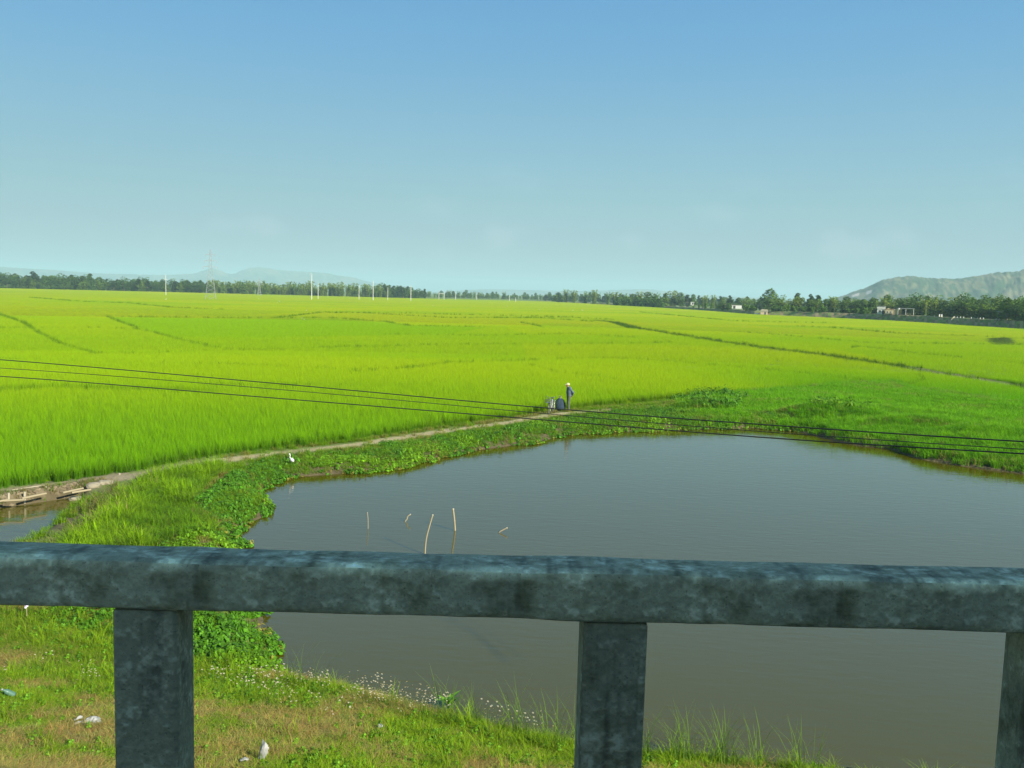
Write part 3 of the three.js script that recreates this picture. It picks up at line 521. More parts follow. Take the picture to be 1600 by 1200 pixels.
function hill(name, label, ridge, D, depth, cols, seed) { // ridge: [px, py] of the skyline
  const s = [], nU = 260, nV = 40, col = [], idx = [];
  const at = (px) => { let i = 0; while (i < ridge.length - 2 && ridge[i + 1][0] < px) i++; const t = (px - ridge[i][0]) / (ridge[i + 1][0] - ridge[i][0]), u = t * t * (3 - 2 * t); return lerp(ridge[i][1], ridge[i + 1][1], lerp(t, u, 0.5)); };
  const x0 = ridge[0][0], x1 = ridge.at(-1)[0];
  for (let v = 0; v <= nV; v++) for (let u = 0; u <= nU; u++) {
    const px = lerp(x0, x1, u / nU), hz = 460 + (px - 800) * 0.0275, t = v / nV; // 0 front foot, 0.6 ridge, 1 back foot
    const d = D + depth * (t - 0.6), H = Math.max(0, (hz - at(px)) / F * D * Math.cos(Math.atan((px - 800) / F)) + EYE);
    const prof = t < 0.6 ? Math.pow(t / 0.6, 0.8) : Math.max(0, 1 - Math.pow((t - 0.6) / 0.4, 1.5));
    const spur = fbm(u * 0.07 + seed, v * 0.1, 4), p = A(px, d), y = H * (prof * (1 - 0.42 * (1 - Math.abs(2 * spur - 1)) * smooth(0.58, 0.2, Math.abs(t - 0.6) < 0.05 ? 1 : t)) ) + H * 0.09 * (fbm(u * 0.8 + 9, v * 0.8 + seed, 3) - 0.5) * prof;
    s.push(p[0], y - 2 * (1 - prof), p[1]);
    const c = cols(0.5 * fbm(u * 0.13 + seed * 3, v * 0.2, 4) + 0.5 * fbm(u * 0.7, v * 0.8 + seed, 3), px, t); col.push(...c);
    if (u && v) { const k = v * (nU + 1) + u, a = k - nU - 2, b = k - nU - 1, c2 = k - 1; idx.push(a, b, c2, b, k, c2); }
  }
  const g = new THREE.BufferGeometry(); g.setAttribute('position', new THREE.Float32BufferAttribute(s, 3)); g.setAttribute('color', new THREE.Float32BufferAttribute(col, 3)); g.setIndex(idx); g.computeVertexNormals();
  return structure(name, g, M.vc, label);
}
const hillCol = (n) => { const k = smooth(0.42, 0.62, n); return [lerp(0.03, 0.16, k), lerp(0.07, 0.15, k), lerp(0.02, 0.07, k)]; };
hill('hill', 'wooded hill with bare patches rising at the right behind the trees', [[1285, 474], [1310, 464], [1345, 452], [1380, 437], [1400, 433], [1425, 432], [1455, 435], [1490, 436], [1530, 430], [1570, 425], [1600, 422], [1700, 412], [1850, 420], [2000, 440]], 2600, 900, (n, px, t) => (px > 1330 && px < 1342 && t > 0.42 && t < 0.5) || (px > 1352 && px < 1362 && t > 0.38 && t < 0.46) ? [0.6, 0.5, 0.42] : hillCol(n), 3);
hill('hill', 'pale distant mountain ridge fading in haze at the left', [[-200, 420], [-60, 412], [60, 421], [170, 428], [255, 430], [300, 428], [332, 419], [362, 429], [386, 420], [405, 418], [450, 424], [500, 426], [540, 432], [590, 443], [640, 452]], 8800, 1500, hillCol, 8);
hill('hill', 'faint low ridge at the middle of the horizon', [[640, 458], [760, 452], [900, 455], [1010, 452], [1040, 455], [1100, 462], [1250, 468]], 8600, 800, hillCol, 14);
// ---------------------------------------------------------------- trees
function crown(seed, lobes, n, size, hue, lean = 0) { // leaf clumps spread through a crown made of uneven lobes
  const R = rng(seed), s = new Soup();
  const vol = lobes.map((l) => l[3] * l[3]), tot = vol.reduce((a, b) => a + b, 0);
  lobes.forEach((l, li) => {
    const k = Math.round(n * vol[li] / tot), tone = 0.72 + 0.55 * R();
    for (let i = 0; i < k; i++) {
      const u = R() * 2 - 1, a = R() * 6.283, q = Math.sqrt(1 - u * u), rr = l[3] * (0.55 + 0.5 * R()), nx = q * Math.cos(a), ny = u, nz = q * Math.sin(a);
      const c = [l[0] + nx * rr, l[1] + ny * rr * (l[4] ?? 0.85), l[2] + nz * rr], sz = size * (0.55 + 0.8 * R());
      const ax = R() * 6.283, ay = (R() - 0.5) * 2, t1 = [Math.cos(ax), ay * 0.6, Math.sin(ax)], t2 = [-Math.sin(ax) * 0.7, 0.9 * (R() - 0.3), Math.cos(ax) * 0.7], v = tone * (0.7 + 0.6 * R());
      const p = (m1, m2) => [c[0] + t1[0] * m1 * sz + t2[0] * m2 * sz, c[1] + t1[1] * m1 * sz + t2[1] * m2 * sz, c[2] + t1[2] * m1 * sz + t2[2] * m2 * sz];
      s.quad(p(-0.6, 0), p(0, -0.42), p(0.6, 0.05), p(0.05, 0.45), [hue[0] * v, hue[1] * v, hue[2] * v]);
    }
  });
  return s.geo();
}
function trunkGeo(h, r, limbs, seed) { const R = rng(seed), g = [bar([0, -0.3, 0], [0.1 * (R() - 0.5), h, 0.1 * (R() - 0.5)], r, r * 0.6, 7)]; for (const l of limbs) g.push(bar([0, h * (0.6 + 0.35 * R()), 0], [l[0] * 0.75, l[1] - 0.1, l[2] * 0.75], r * 0.5, r * 0.2, 5)); return g; }
const KINDS = [];
{
  const R = rng(201);
  const broad = (seed, w, h, n, hue) => { const q = rng(seed), lobes = []; for (let i = 0; i < n; i++) { const a = q() * 6.283, r = Math.sqrt(q()) * w * 0.62; const t = q(); lobes.push([Math.cos(a) * r, h * (0.08 + 0.74 * t * (1 - 0.5 * r / w)), Math.sin(a) * r, w * (0.26 + 0.2 * q())]); } lobes.push([0, h * 0.8, 0, w * 0.36]); return { crown: crown(seed + 1, lobes, 1500, 0.85, hue), trunk: trunkGeo(h * 0.45, 0.22 + w * 0.02, lobes.slice(0, 5), seed + 2) }; };
  const plume = (seed, w, h, hue) => { const q = rng(seed), lobes = []; for (let i = 0; i < 13; i++) { const a = q() * 6.283, r = w * (0.2 + 0.55 * q()), top = h * (0.6 + 0.38 * q()); for (let k = 0; k < 6; k++) { const t = 0.06 + 0.18 * k; lobes.push([Math.cos(a) * r * t * t * 1.2, top * (0.02 + 0.98 * t), Math.sin(a) * r * t * t * 1.2, w * (0.26 - 0.03 * k), 1.4]); } } return { crown: crown(seed + 1, lobes, 2000, 0.75, hue), trunk: trunkGeo(h * 0.5, 0.12, lobes.filter((_, i) => i % 6 === 3).slice(0, 5), seed + 2) }; };
  KINDS.push(broad(211, 4.6, 10.5, 16, [0.115, 0.21, 0.03]), broad(221, 3.8, 9.5, 14, [0.16, 0.26, 0.03]), broad(231, 5.4, 11.5, 20, [0.085, 0.17, 0.03]), plume(241, 4.4, 10.5, [0.23, 0.31, 0.045]), plume(251, 3.6, 9.5, [0.18, 0.29, 0.035]), broad(261, 3.0, 11.5, 13, [0.06, 0.115, 0.03]));
  // shrub
  KINDS.push(broad(271, 3.2, 4.6, 9, [0.11, 0.23, 0.02]), plume(281, 2.6, 4.8, [0.15, 0.28, 0.025]));
}
const protos = KINDS.map((k) => ({ crown: k.crown, trunk: mergeGeometries(k.trunk.map((g) => g.toNonIndexed())) }));
const TREE_KIND = ['broad dense tree', 'bushy mid green tree', 'large dark spreading tree', 'feathery bamboo clump', 'loose light bamboo clump', 'narrow dark tree', 'rounded low shrub', 'spiky bright shrub'];
const planted = [];
const TREE_NAME = ['broadleaf_tree', 'broadleaf_tree', 'broadleaf_tree', 'bamboo_clump', 'bamboo_clump', 'broadleaf_tree', 'shrub', 'shrub'];
const treeMade = [];
function tree(kind, px, D, y, h = 1, w = h, turn = 0, label, group) {
  const [x, z] = A(px, D); let t;
  if (treeMade[kind]) { t = treeMade[kind].clone(); t.name = numbered(TREE_NAME[kind]); scene.add(t); }
  else { t = thing(TREE_NAME[kind], '', kind > 5 ? 'shrub' : kind === 3 || kind === 4 ? 'bamboo' : 'tree'); part('crown', protos[kind].crown, M.tree, t); part('trunk', protos[kind].trunk, M.bark, t); treeMade[kind] = t; }
  t.position.set(x, y, z); t.rotation.y = turn; t.scale.set(w, h, w);
  t.userData = { category: t.userData.category, label: label ?? '' }; if (!label) planted.push({ t, px, kind });
  return t;
}
{
  const R = rng(301), lv = scene.userData.levee;
  tree(0, 1203, 520, 2, 1.25, 1.35, 0.4, 'tallest light green tree standing above the line left of the pale hut', null);
  tree(4, 1218, 505, 2, 1.05, 1.2, 1.1);
  tree(0, 1386, 452, 2.6, 0.95, 0.8, 0.9, 'round dark tree right behind the small white house', null);
  tree(5, 1246, 545, 2, 1.05, 1.2, 0.2, 'small round dark crown standing out left of the hill foot', null);
  tree(5, 1266, 545, 2, 1.0, 0.9, 2.2, 'second small dark crown standing out left of the hill foot', null);
  for (let px = 1085; px < 1200; px += 11) tree([3, 4, 0, 5, 1][Math.floor(R() * 5)], px + (R() - 0.5) * 8, lerp(720, 580, (px - 1085) / 115) + R() * 40, 1.6, 0.75 + 0.25 * R(), 0.8 + 0.3 * R(), R() * 6.28);
  for (let px = 1225; px < 1660; px += 13) { const l = lv(px); tree([3, 1, 4, 0, 2, 3, 1][Math.floor(R() * 7)], px + (R() - 0.5) * 10, l.D + 20 + R() * 14, l.h - 0.3, 0.58 + 0.22 * R(), 0.85 + 0.35 * R(), R() * 6.28); }
  for (let px = 1280; px < 1680; px += 21) { const l = lv(px); tree([2, 0, 5, 2, 3][Math.floor(R() * 5)], px + (R() - 0.5) * 14, l.D + 48 + R() * 20, l.h - 0.5, 0.7 + 0.2 * R(), 0.95 + 0.4 * R(), R() * 6.28); }
  for (const [px, hh] of [[1432, 1.12], [1450, 1.02], [1507, 1.16], [1540, 1.05], [1562, 1.08], [1596, 1.0], [1628, 1.1]]) { const l = lv(px); tree(2, px, l.D + 40, l.h - 0.3, hh * 0.85, hh * 0.85, R() * 6.28); }
  for (const [px, k, hh] of [[1575, 0, 0.85], [1590, 2, 0.75], [1604, 0, 0.8], [1622, 1, 0.8]]) { const l = lv(px); tree(k, px, l.D + 9, l.h - 0.8, hh, hh * 1.05, R() * 6.28); }
  // middle part: bamboo and bushes
  for (const [px, k, D, hh, ww] of [[872, 1, 900, 0.9, 1.2], [884, 3, 895, 1.05, 1.1], [897, 3, 890, 1.0, 1.1], [915, 4, 850, 1.05, 0.9], [929, 3, 840, 1.05, 1.1], [950, 4, 800, 1.0, 0.8], [962, 3, 790, 0.9, 1], [975, 4, 770, 0.95, 1.1], [988, 1, 750, 0.9, 1.1], [1000, 3, 740, 0.95, 1], [1012, 0, 720, 0.95, 1.1], [1024, 4, 720, 1.0, 0.9], [1040, 1, 700, 1.0, 1.0], [1052, 3, 700, 1.05, 1.1], [1063, 0, 700, 0.95, 0.9], [1074, 5, 700, 0.8, 0.9]]) tree(k, px, D, 1.0, hh * 1.2, ww * 1.45, R() * 6.28);
  for (const [px, D] of [[966, 735], [976, 725], [985, 712], [996, 702], [1004, 696], [1014, 686], [1024, 676], [1032, 668]]) tree(6 + (px % 2), px, D, 0.9, 1.25 + 0.4 * R(), 1.4 + 0.4 * R(), R() * 6.28);
  for (const px of [1084, 1093, 1103, 1112, 1122, 1131, 1140, 1168, 1176, 1212, 1222, 1232, 1244, 1256, 1270, 1284, 1330, 1340, 1350, 1358]) { const l = lv(px); tree(px % 3 ? 7 : 6, px, l.D + 4 + R() * 8, l.h - 0.4, 0.55 + 0.35 * R(), 0.7 + 0.3 * R(), R() * 6.28); }
  // each label says which of its kind, counted from the left between two landmarks
  const zones = [[0, 940, 'at the hazy left end of the right trees'], [940, 1082, 'left of the tiny white kiosk'], [1082, 1195, 'between kiosk and hut'], [1195, 1290, 'between thatched hut and hill foot'], [1290, 1377, 'between hill foot and white house'], [1377, 1470, 'between white house and two white slabs'], [1470, 1545, 'right of the two white slabs'], [1545, 9999, 'at the right end of the levee']];
  for (const [a, b, where] of zones) for (let k = 0; k < 8; k++) { const l = planted.filter((p) => p.kind === k && p.px >= a && p.px < b).sort((p, q) => p.px - q.px); l.forEach((p, i) => { p.t.userData.label = l.length > 1 ? ORD[i] + ' ' + TREE_KIND[k] + ' from the left, ' + where : 'only ' + TREE_KIND[k] + ' ' + where; if (l.length > 1) p.t.userData.group = TREE_KIND[k] + 's ' + where; }); }
  // far woods that read as one mass
  const wood = (name, label, rows, kinds) => {
    const byKind = kinds.map(() => []);
    for (const [a, b, step, D0, D1, h0, h1, off] of rows) for (let px = a; px < b; px += step) { const i = Math.floor(R() * kinds.length), t = (px - a) / (b - a), p = A(px + (R() - 0.5) * step, lerp(D0, D1, t) + off + R() * 25), s = 1.18 * lerp(h0, h1, t) * (0.72 + 0.5 * R()); byKind[i].push({ m: placed(p[0], 0.2, p[1], R() * 6.28, s * (1 + 0.3 * R()), s) }); }
    const root = new THREE.Group(); root.name = numbered(name); scene.add(root); tag(root, label, 'wood', null, 'stuff');
    kinds.forEach((k, i) => { if (byKind[i].length) { stuffInstances('crowns', '', '', protos[k].crown, M.tree, byKind[i], root); stuffInstances('trunks', '', '', protos[k].trunk, M.bark, byKind[i], root); } });
  };
  wood('far_wood', 'long dark green wood along the horizon at the left', [[-340, 335, 5, 870, 900, 1.0, 0.85, 4], [-340, 335, 7, 885, 910, 1.2, 0.95, 30], [-340, 150, 12, 880, 900, 1.3, 1.1, 60]], [0, 1, 2, 5]);
  wood('far_wood', 'paler feathery wood behind the concrete poles', [[330, 605, 4.5, 900, 905, 0.95, 0.95, 4], [330, 600, 6, 905, 910, 1.1, 1.05, 30]], [3, 4, 3, 1]);
  wood('far_wood', 'dark clump of trees at the right end of the left wood', [[590, 668, 5, 905, 915, 0.95, 0.8, 10], [600, 650, 6, 925, 930, 1.05, 0.95, 30]], [0, 2, 5]);
  wood('far_wood', 'thin blue green wood at the farthest middle of the plain', [[660, 890, 4.5, 1150, 1250, 0.7, 0.65, 60], [690, 900, 9, 1350, 1400, 0.9, 0.9, 120]], [0, 1, 4]);
  wood('far_wood', 'hazy wood behind the bamboo clumps right of the middle', [[850, 1200, 5, 1080, 760, 0.9, 0.8, 80], [1190, 1620, 7, 640, 560, 0.8, 0.9, 30]], [0, 1, 5]);
}
// ---------------------------------------------------------------- buildings behind the levee
{
  const lv = scene.userData.levee, R = rng(401);
  const face = (px) => { const p = A(px, 1); return Math.atan2(-p[0], -p[1]); };
  const base = (px, back, up = 0) => { const l = lv(px), p = A(px, l.D + back); return [p[0], l.h + up, p[1]]; };
  const win = (parent, x, y, z, w, h) => { const f = part('window', [bx(w + 0.16, 0.08, 0.08, x, y + h / 2 + 0.04, z + 0.04), bx(w + 0.16, 0.08, 0.08, x, y - h / 2 - 0.04, z + 0.04), bx(0.08, h, 0.08, x - w / 2 - 0.04, y, z + 0.04), bx(0.08, h, 0.08, x + w / 2 + 0.04, y, z + 0.04)], M.whiteWall, parent); part('pane', bx(w, h, 0.03, x, y, z + 0.02), M.dark, f); };
  { // small white house
    const t = thing('white_house', 'small white house with flat overhanging upper wall on the levee', 'house', base(1377, 7), face(1377));
    part('wall', [bx(2.9, 2.4, 3, 0, 1.2, 0)], M.whiteWall, t); part('upper_wall', bx(3.4, 1.0, 3.4, 0.1, 2.9, 0.1), M.whiteWall, t);
    part('roof', [bx(3.9, 0.14, 4, 0.1, 3.48, 0.1)], M.greyRoof, t); win(t, -0.4, 1.35, 1.5, 0.8, 0.8); part('door', bx(0.8, 1.9, 0.05, 0.95, 0.95, 1.53), M.dark, t); part('porch_wall', bx(1.1, 1.5, 0.15, 2.2, 0.75, 1.6), M.creamWall, t);
  }
  { // long cream house
    const t = thing('cream_house', 'low cream coloured house with small gable right of the white house', 'house', base(1393, 7), face(1393));
    part('wall', bx(5.2, 1.9, 3, 0.3, 0.95, 0), M.creamWall, t);
    const gs = new THREE.Shape([new THREE.Vector2(-1.2, 0), new THREE.Vector2(1.2, 0), new THREE.Vector2(0, 0.9)]); part('gable', new THREE.ExtrudeGeometry(gs, { depth: 0.2, bevelEnabled: false }).translate(-1.1, 1.9, 1.3), M.creamWall, t);
    part('roof', [bx(5.6, 0.12, 1.9, 0.3, 2.15, 0.75).applyMatrix4(new THREE.Matrix4().makeTranslation(0, 0, 0)), bx(5.6, 0.12, 1.9, 0.3, 2.3, -0.95)], M.rustRoof, t); win(t, -1.4, 1.0, 1.5, 0.6, 0.7); win(t, -0.1, 1.0, 1.5, 0.6, 0.7); part('door', bx(0.8, 1.6, 0.05, 1.5, 0.8, 1.53), M.rustRoof, t);
  }
  { const t = thing('cream_shed', 'boxy cream shed with flat pale roof beside the open shelter', 'shed', base(1404, 6), face(1404)); part('wall', bx(2.7, 2.2, 2.6, 0, 1.1, 0), M.creamWall, t); part('roof', bx(3.1, 0.16, 3, 0, 2.28, 0), M.whiteWall, t); part('doorway', bx(1.1, 1.5, 0.06, 0.5, 0.75, 1.33), M.rustRoof, t); part('water_tank', new THREE.CylinderGeometry(0.45, 0.45, 0.5, 14).translate(0.2, 2.62, 0), M.whiteWall, t); }
  { const t = thing('open_shelter', 'open shelter with long grey roof on thin white posts', 'shelter', base(1416, 8), face(1416)); part('roof', bx(6.4, 0.16, 3.4, 0, 2.75, 0), M.greyRoof, t); for (const [x, z] of [[-3, 1.5], [3, 1.5], [-3, -1.5], [3, -1.5], [0, 1.5]]) part('post', bar([x, 0, z], [x, 2.67, z], 0.08, 0.08, 8), M.whiteWall, t); part('bench', [bx(2, 0.08, 0.5, 1.2, 0.5, 0), bx(0.1, 0.46, 0.4, 0.4, 0.23, 0), bx(0.1, 0.46, 0.4, 2, 0.23, 0)], M.pale, t); }
  { const t = thing('thatched_hut', 'pale brownish hut with slumped roof at the edge of the rice', 'hut', base(1195, 0.5, -1.6), face(1195)); part('wall', bx(3.4, 1.5, 2.4, 0, 0.75, 0), M.thatch, t); const gs = new THREE.Shape([new THREE.Vector2(-2.1, 0), new THREE.Vector2(2.1, 0), new THREE.Vector2(1.5, 1.0), new THREE.Vector2(-1.3, 1.15)]); part('roof', new THREE.ExtrudeGeometry(gs, { depth: 2.9, bevelEnabled: false }).translate(0, 1.5, -1.45), M.pale, t); part('door', bx(0.7, 1.2, 0.05, 0.5, 0.6, 1.23), M.dark, t); }
  { const t = thing('white_shed', 'long low white roofed shed half hidden in the trees', 'shed', base(1152, 14, 0.6), face(1152)); part('wall', bx(5.2, 2.0, 3, 0, 1.0, 0), M.whiteWall, t); part('roof', bx(5.8, 0.2, 3.4, 0, 2.1, 0), M.dark, t); part('doorway', bx(1.2, 1.6, 0.06, -1.4, 0.8, 1.53), M.dark, t); }
  { const t = thing('brown_house', 'brown roofed house wall left of the white roofed shed', 'house', base(1141, 18, 0.8), face(1141)); part('wall', bx(5.5, 1.8, 3, 0, 0.9, 0), M.thatch, t); part('roof', bx(6, 0.2, 3.6, 0, 1.9, 0), M.rustRoof, t); win(t, 1, 1, 1.5, 0.9, 0.7); }
  { const t = thing('white_kiosk', 'tiny white kiosk left of the spiky shrubs', 'kiosk', base(1082, 3, 1.4), face(1082)); part('wall', bx(2, 2, 2, 0, 1, 0), M.whiteWall, t); part('roof', bx(2.6, 0.2, 2.4, 0.2, 2.1, 0), M.whiteWall, t); part('opening', bx(1, 1.1, 0.06, 0.3, 1.1, 1.03), M.dark, t); }
  { const t = thing('trough', 'pale upturned trough lying left of the thatched hut', 'trough', base(1184, -0.8, -1.5), face(1184)); part('hull', new THREE.SphereGeometry(1, 12, 6, 0, 6.283, 0, 1.57).scale(1.7, 0.5, 0.5), M.whiteWall, t); part('rim', new THREE.TorusGeometry(1, 0.05, 6, 24).rotateX(1.57).scale(1.7, 1, 0.5), M.pale, t); }
  { const t = thing('shelter', 'small blue grey shelter under the dark trees at the far right', 'shelter', base(1567, 8, 0.6), face(1567)); part('roof', bx(3.4, 0.2, 2.4, 0, 2.4, 0).applyMatrix4(new THREE.Matrix4().makeRotationZ(0.08)), M.greyRoof, t); for (const x of [-1.4, 1.4]) part('post', bar([x, 0, 0.8], [x, 2.3, 0.8], 0.07), M.pale, t); part('wall', bx(2.6, 1.2, 0.15, 0, 1.6, -0.9), M.greyRoof, t); }
  // row of white posts along the levee crest
  let first, np = 0;
  for (const px of [1447, 1461, 1492, 1497, 1502, 1507, 1519, 1523, 1529, 1533, 1538, 1558, 1563]) {
    const b = base(px, 4.4, -0.05); let t;
    if (!first) { t = first = thing('marker_post', '', 'post', b, 0, 'white marker posts along the levee crest'); part('shaft', bx(0.2, 0.45, 0.2, 0, 0.225, 0), M.whiteWall, t); part('cap', new THREE.ConeGeometry(0.16, 0.1, 4, 1).rotateY(0.785).translate(0, 0.5, 0), M.whiteWall, t); }
    else { t = first.clone(); t.name = numbered('marker_post'); scene.add(t); t.position.set(...b); }
    t.userData.label = ORD[np++] + ' short white marker post from the left along the levee crest';
  }
  const g0 = thing('white_gravestone', 'left one of the two white slabs standing on the levee', 'slab', base(1469, 5), 0); part('slab', new RoundedBoxGeometry(0.45, 1.0, 0.25, 2, 0.08).translate(0, 0.5, 0), M.whiteWall, g0); part('plinth', bx(0.7, 0.15, 0.5, 0, 0.075, 0), M.pale, g0);
  const g1 = g0.clone(); g1.name = numbered('white_gravestone'); scene.add(g1); g1.position.set(...base(1472.5, 5)); g1.userData = { ...g0.userData, label: 'right one of the two white slabs standing on the levee' };
}
// ---------------------------------------------------------------- pylons, poles, wires across the plain
function pylon(label, px, D, H, w) {
  const [x, z] = A(px, D), t = thing('lattice_pylon', label, 'pylon', [x, 0.2, z], 0.35), at = (q) => { const k = q < 0.62 ? lerp(w, w * 0.28, q / 0.62) : lerp(w * 0.28, w * 0.1, (q - 0.62) / 0.38); return k / 2; };
  for (const [sx, sz] of [[1, 1], [-1, 1], [1, -1], [-1, -1]]) { const g = []; for (let i = 0; i < 8; i++) { const a = i / 8, b = (i + 1) / 8; g.push(bar([sx * at(a), a * H, sz * at(a)], [sx * at(b), b * H, sz * at(b)], 0.065, 0.065, 4)); } part('leg', g, M.steel, t); }
  const br = []; for (let i = 0; i < 12; i++) { const a = i / 12, b = (i + 1) / 12, p = at(a), q = at(b); for (const [ax, az, bx2, bz] of [[1, 1, -1, 1], [1, -1, -1, -1], [1, 1, 1, -1], [-1, 1, -1, -1]]) { br.push(bar([ax * p, a * H, az * p], [bx2 * q, b * H, bz * q], 0.03, 0.03, 4), bar([bx2 * p, a * H, bz * p], [ax * q, b * H, az * q], 0.03, 0.03, 4)); } }
  const lat = part('lattice', br, M.steel, t); lat.userData.kind = 'stuff';
  for (const [q, l] of [[0.66, 3.4], [0.78, 2.8], [0.9, 2.2]]) part('crossarm', [bar([-l, q * H, 0], [0, q * H + 0.5, 0], 0.06, 0.06, 4), bar([0, q * H + 0.5, 0], [l, q * H, 0], 0.06, 0.06, 4), bar([-l, q * H, 0], [l, q * H, 0], 0.06, 0.06, 4)], M.steel, t);
  part('insulator', [...[0.66, 0.78, 0.9].flatMap((q, i) => { const l = [3.4, 2.8, 2.2][i]; return [bar([-l, q * H, 0], [-l, q * H - 1, 0], 0.07), bar([l, q * H, 0], [l, q * H - 1, 0], 0.07)]; })], M.pale, t).userData.kind = 'stuff';
}
pylon('tall lattice pylon standing in the left part of the rice', 329, 470, 25, 5.2);
pylon('smaller far lattice pylon right of the tall one', 405, 760, 14, 3.2);
{
  const poleMat = new THREE.MeshStandardMaterial({ color: C(0.55, 0.54, 0.5), roughness: 0.8 });
  for (const [px, D, H, r, label] of [
    [259, 620, 13.5, 0.18, 'pale pole with a crossarm near the left wood'], [487, 560, 16, 0.22, 'tallest pale concrete pole, leftmost of the row in front of the feathery wood'], [497, 600, 10.5, 0.18, 'short pale pole just right of the tallest pole'],
    [561, 640, 10.3, 0.18, 'short pale pole left of the second tallest pole'], [583, 620, 13.4, 0.22, 'second tallest pale pole in the middle of the row'], [606, 655, 9.6, 0.18, 'short pale pole right of the second tallest pole'], [642, 640, 11.3, 0.22, 'pale pole in front of the dark clump ending the left wood'],
    [686, 820, 9, 0.2, 'left post of the far pair joined by a crossbar'], [694, 820, 8.5, 0.2, 'right post of the far pair joined by a crossbar'], [712, 840, 7.5, 0.22, 'small far pole left of the middle of the horizon'], [745, 880, 6.5, 0.22, 'small far pole nearest the middle of the horizon'], [796, 880, 6, 0.22, 'far pale post at the middle of the horizon'], [806, 800, 4.5, 0.25, 'short far pale post right of the middle of the horizon']]) {
    const [x, z] = A(px, D), t = thing('concrete_pole', label, 'pole', [x, 0.2, z], 0);
    part('shaft', bar([0, 0, 0], [0, H, 0], r, r * 0.65, 8), poleMat, t); part('cap', new THREE.CylinderGeometry(r * 0.75, r * 0.75, 0.15, 8).translate(0, H + 0.06, 0), poleMat, t);
    if (px === 259) part('crossarm', bx(2.6, 0.22, 0.22, 0, H - 3, 0.3), poleMat, t);
    if (px === 686) part('crossarm', bx(4.6, 0.3, 0.25, 2.1, 6, 0.3), poleMat, t);
  }
}
{ // power cables running along the road, in front of the pond
  const at = (px, py, d) => { const r = ray(px, py); const k = d / Math.hypot(r.x, r.z); return new THREE.Vector3(r.x * k, EYE + r.y * k, r.z * k); };
  const rows = [['upper', [[-400, 536, 27], [0, 562, 22], [430, 599, 18.2], [860, 638, 16], [1200, 664, 14.6], [1600, 690, 13.4], [2000, 710, 12.4]]], ['middle', [[-400, 554, 27], [0, 575, 22.2], [430, 608, 18.4], [860, 647, 16.2], [1200, 675, 14.8], [1600, 702, 13.6], [2000, 725, 12.6]]], ['lower', [[-400, 569, 26.6], [0, 588, 21.8], [430, 622, 18], [860, 657, 15.8], [1200, 684, 14.4], [1600, 709, 13.2], [2000, 731, 12.2]]]];
  for (const [n, pts] of rows) { const m = part('power_cable', tube(pts.map((p) => at(...p)), n === 'middle' ? 0.0065 : 0.0095, 6, 90), M.cable); tag(m, n + ' one of the three black cables crossing the view in front of the pond', 'cable'); }
}
// ---------------------------------------------------------------- egrets in the rice
{
  const white = new THREE.MeshStandardMaterial({ color: C(0.6, 0.6, 0.58), roughness: 0.8 }), bill = new THREE.MeshStandardMaterial({ color: C(0.6, 0.4, 0.08), roughness: 0.6 });
  const body = new THREE.SphereGeometry(1, 12, 8).scale(0.26, 0.15, 0.14).rotateZ(0.35).translate(0, 0.62, 0), tail = new THREE.ConeGeometry(0.09, 0.22, 8).rotateZ(1.9).translate(-0.28, 0.53, 0);
  const neck = tube([[0.2, 0.7, 0], [0.3, 0.82, 0], [0.24, 0.95, 0], [0.3, 1.06, 0]], 0.04, 7), head = new THREE.SphereGeometry(0.06, 9, 7).scale(1.3, 1, 0.9).translate(0.33, 1.08, 0);
  let first, nth = 0;
  for (const [px, py, s, turn] of [[259, 467, 1.3, 0], [404, 466, 1.2, 1], [433, 472, 1.1, 2], [437, 470, 1.2, 3.3], [478, 484, 1, 0.5], [571, 473, 1, 4], [676, 477, 1.1, 0.3], [793, 478, 1.2, 3], [843, 483, 1, 2.6], [895, 484, 1.2, 0.2], [910, 484, 1.3, 3.1], [471, 495, 1.2, 0.7], [476, 497, 1.1, 3.9]].sort((a, b) => a[0] - b[0])) {
    const [x, z] = G(px, py, 1.1); let t;
    if (!first) { t = first = thing('egret', '', 'egret'); part('body', [body, tail, neck, head], white, t); part('bill', new THREE.ConeGeometry(0.02, 0.16, 6).rotateZ(-1.6).translate(0.47, 1.07, 0), bill, t); for (const q of [-0.05, 0.05]) part('leg', bar([0, 0, q], [0.02, 0.52, q], 0.012, 0.014, 5), M.dark, t); }
    else { t = first.clone(); t.name = numbered('egret'); scene.add(t); }
    t.position.set(x, 0.35, z); t.rotation.y = turn; t.scale.setScalar(s * (py > 490 ? 0.5 : 0.68)); t.userData = { category: 'egret', label: ORD[nth++] + ' tiny white egret from the left in the far rice', group: 'white egrets in the rice' };
  }
}
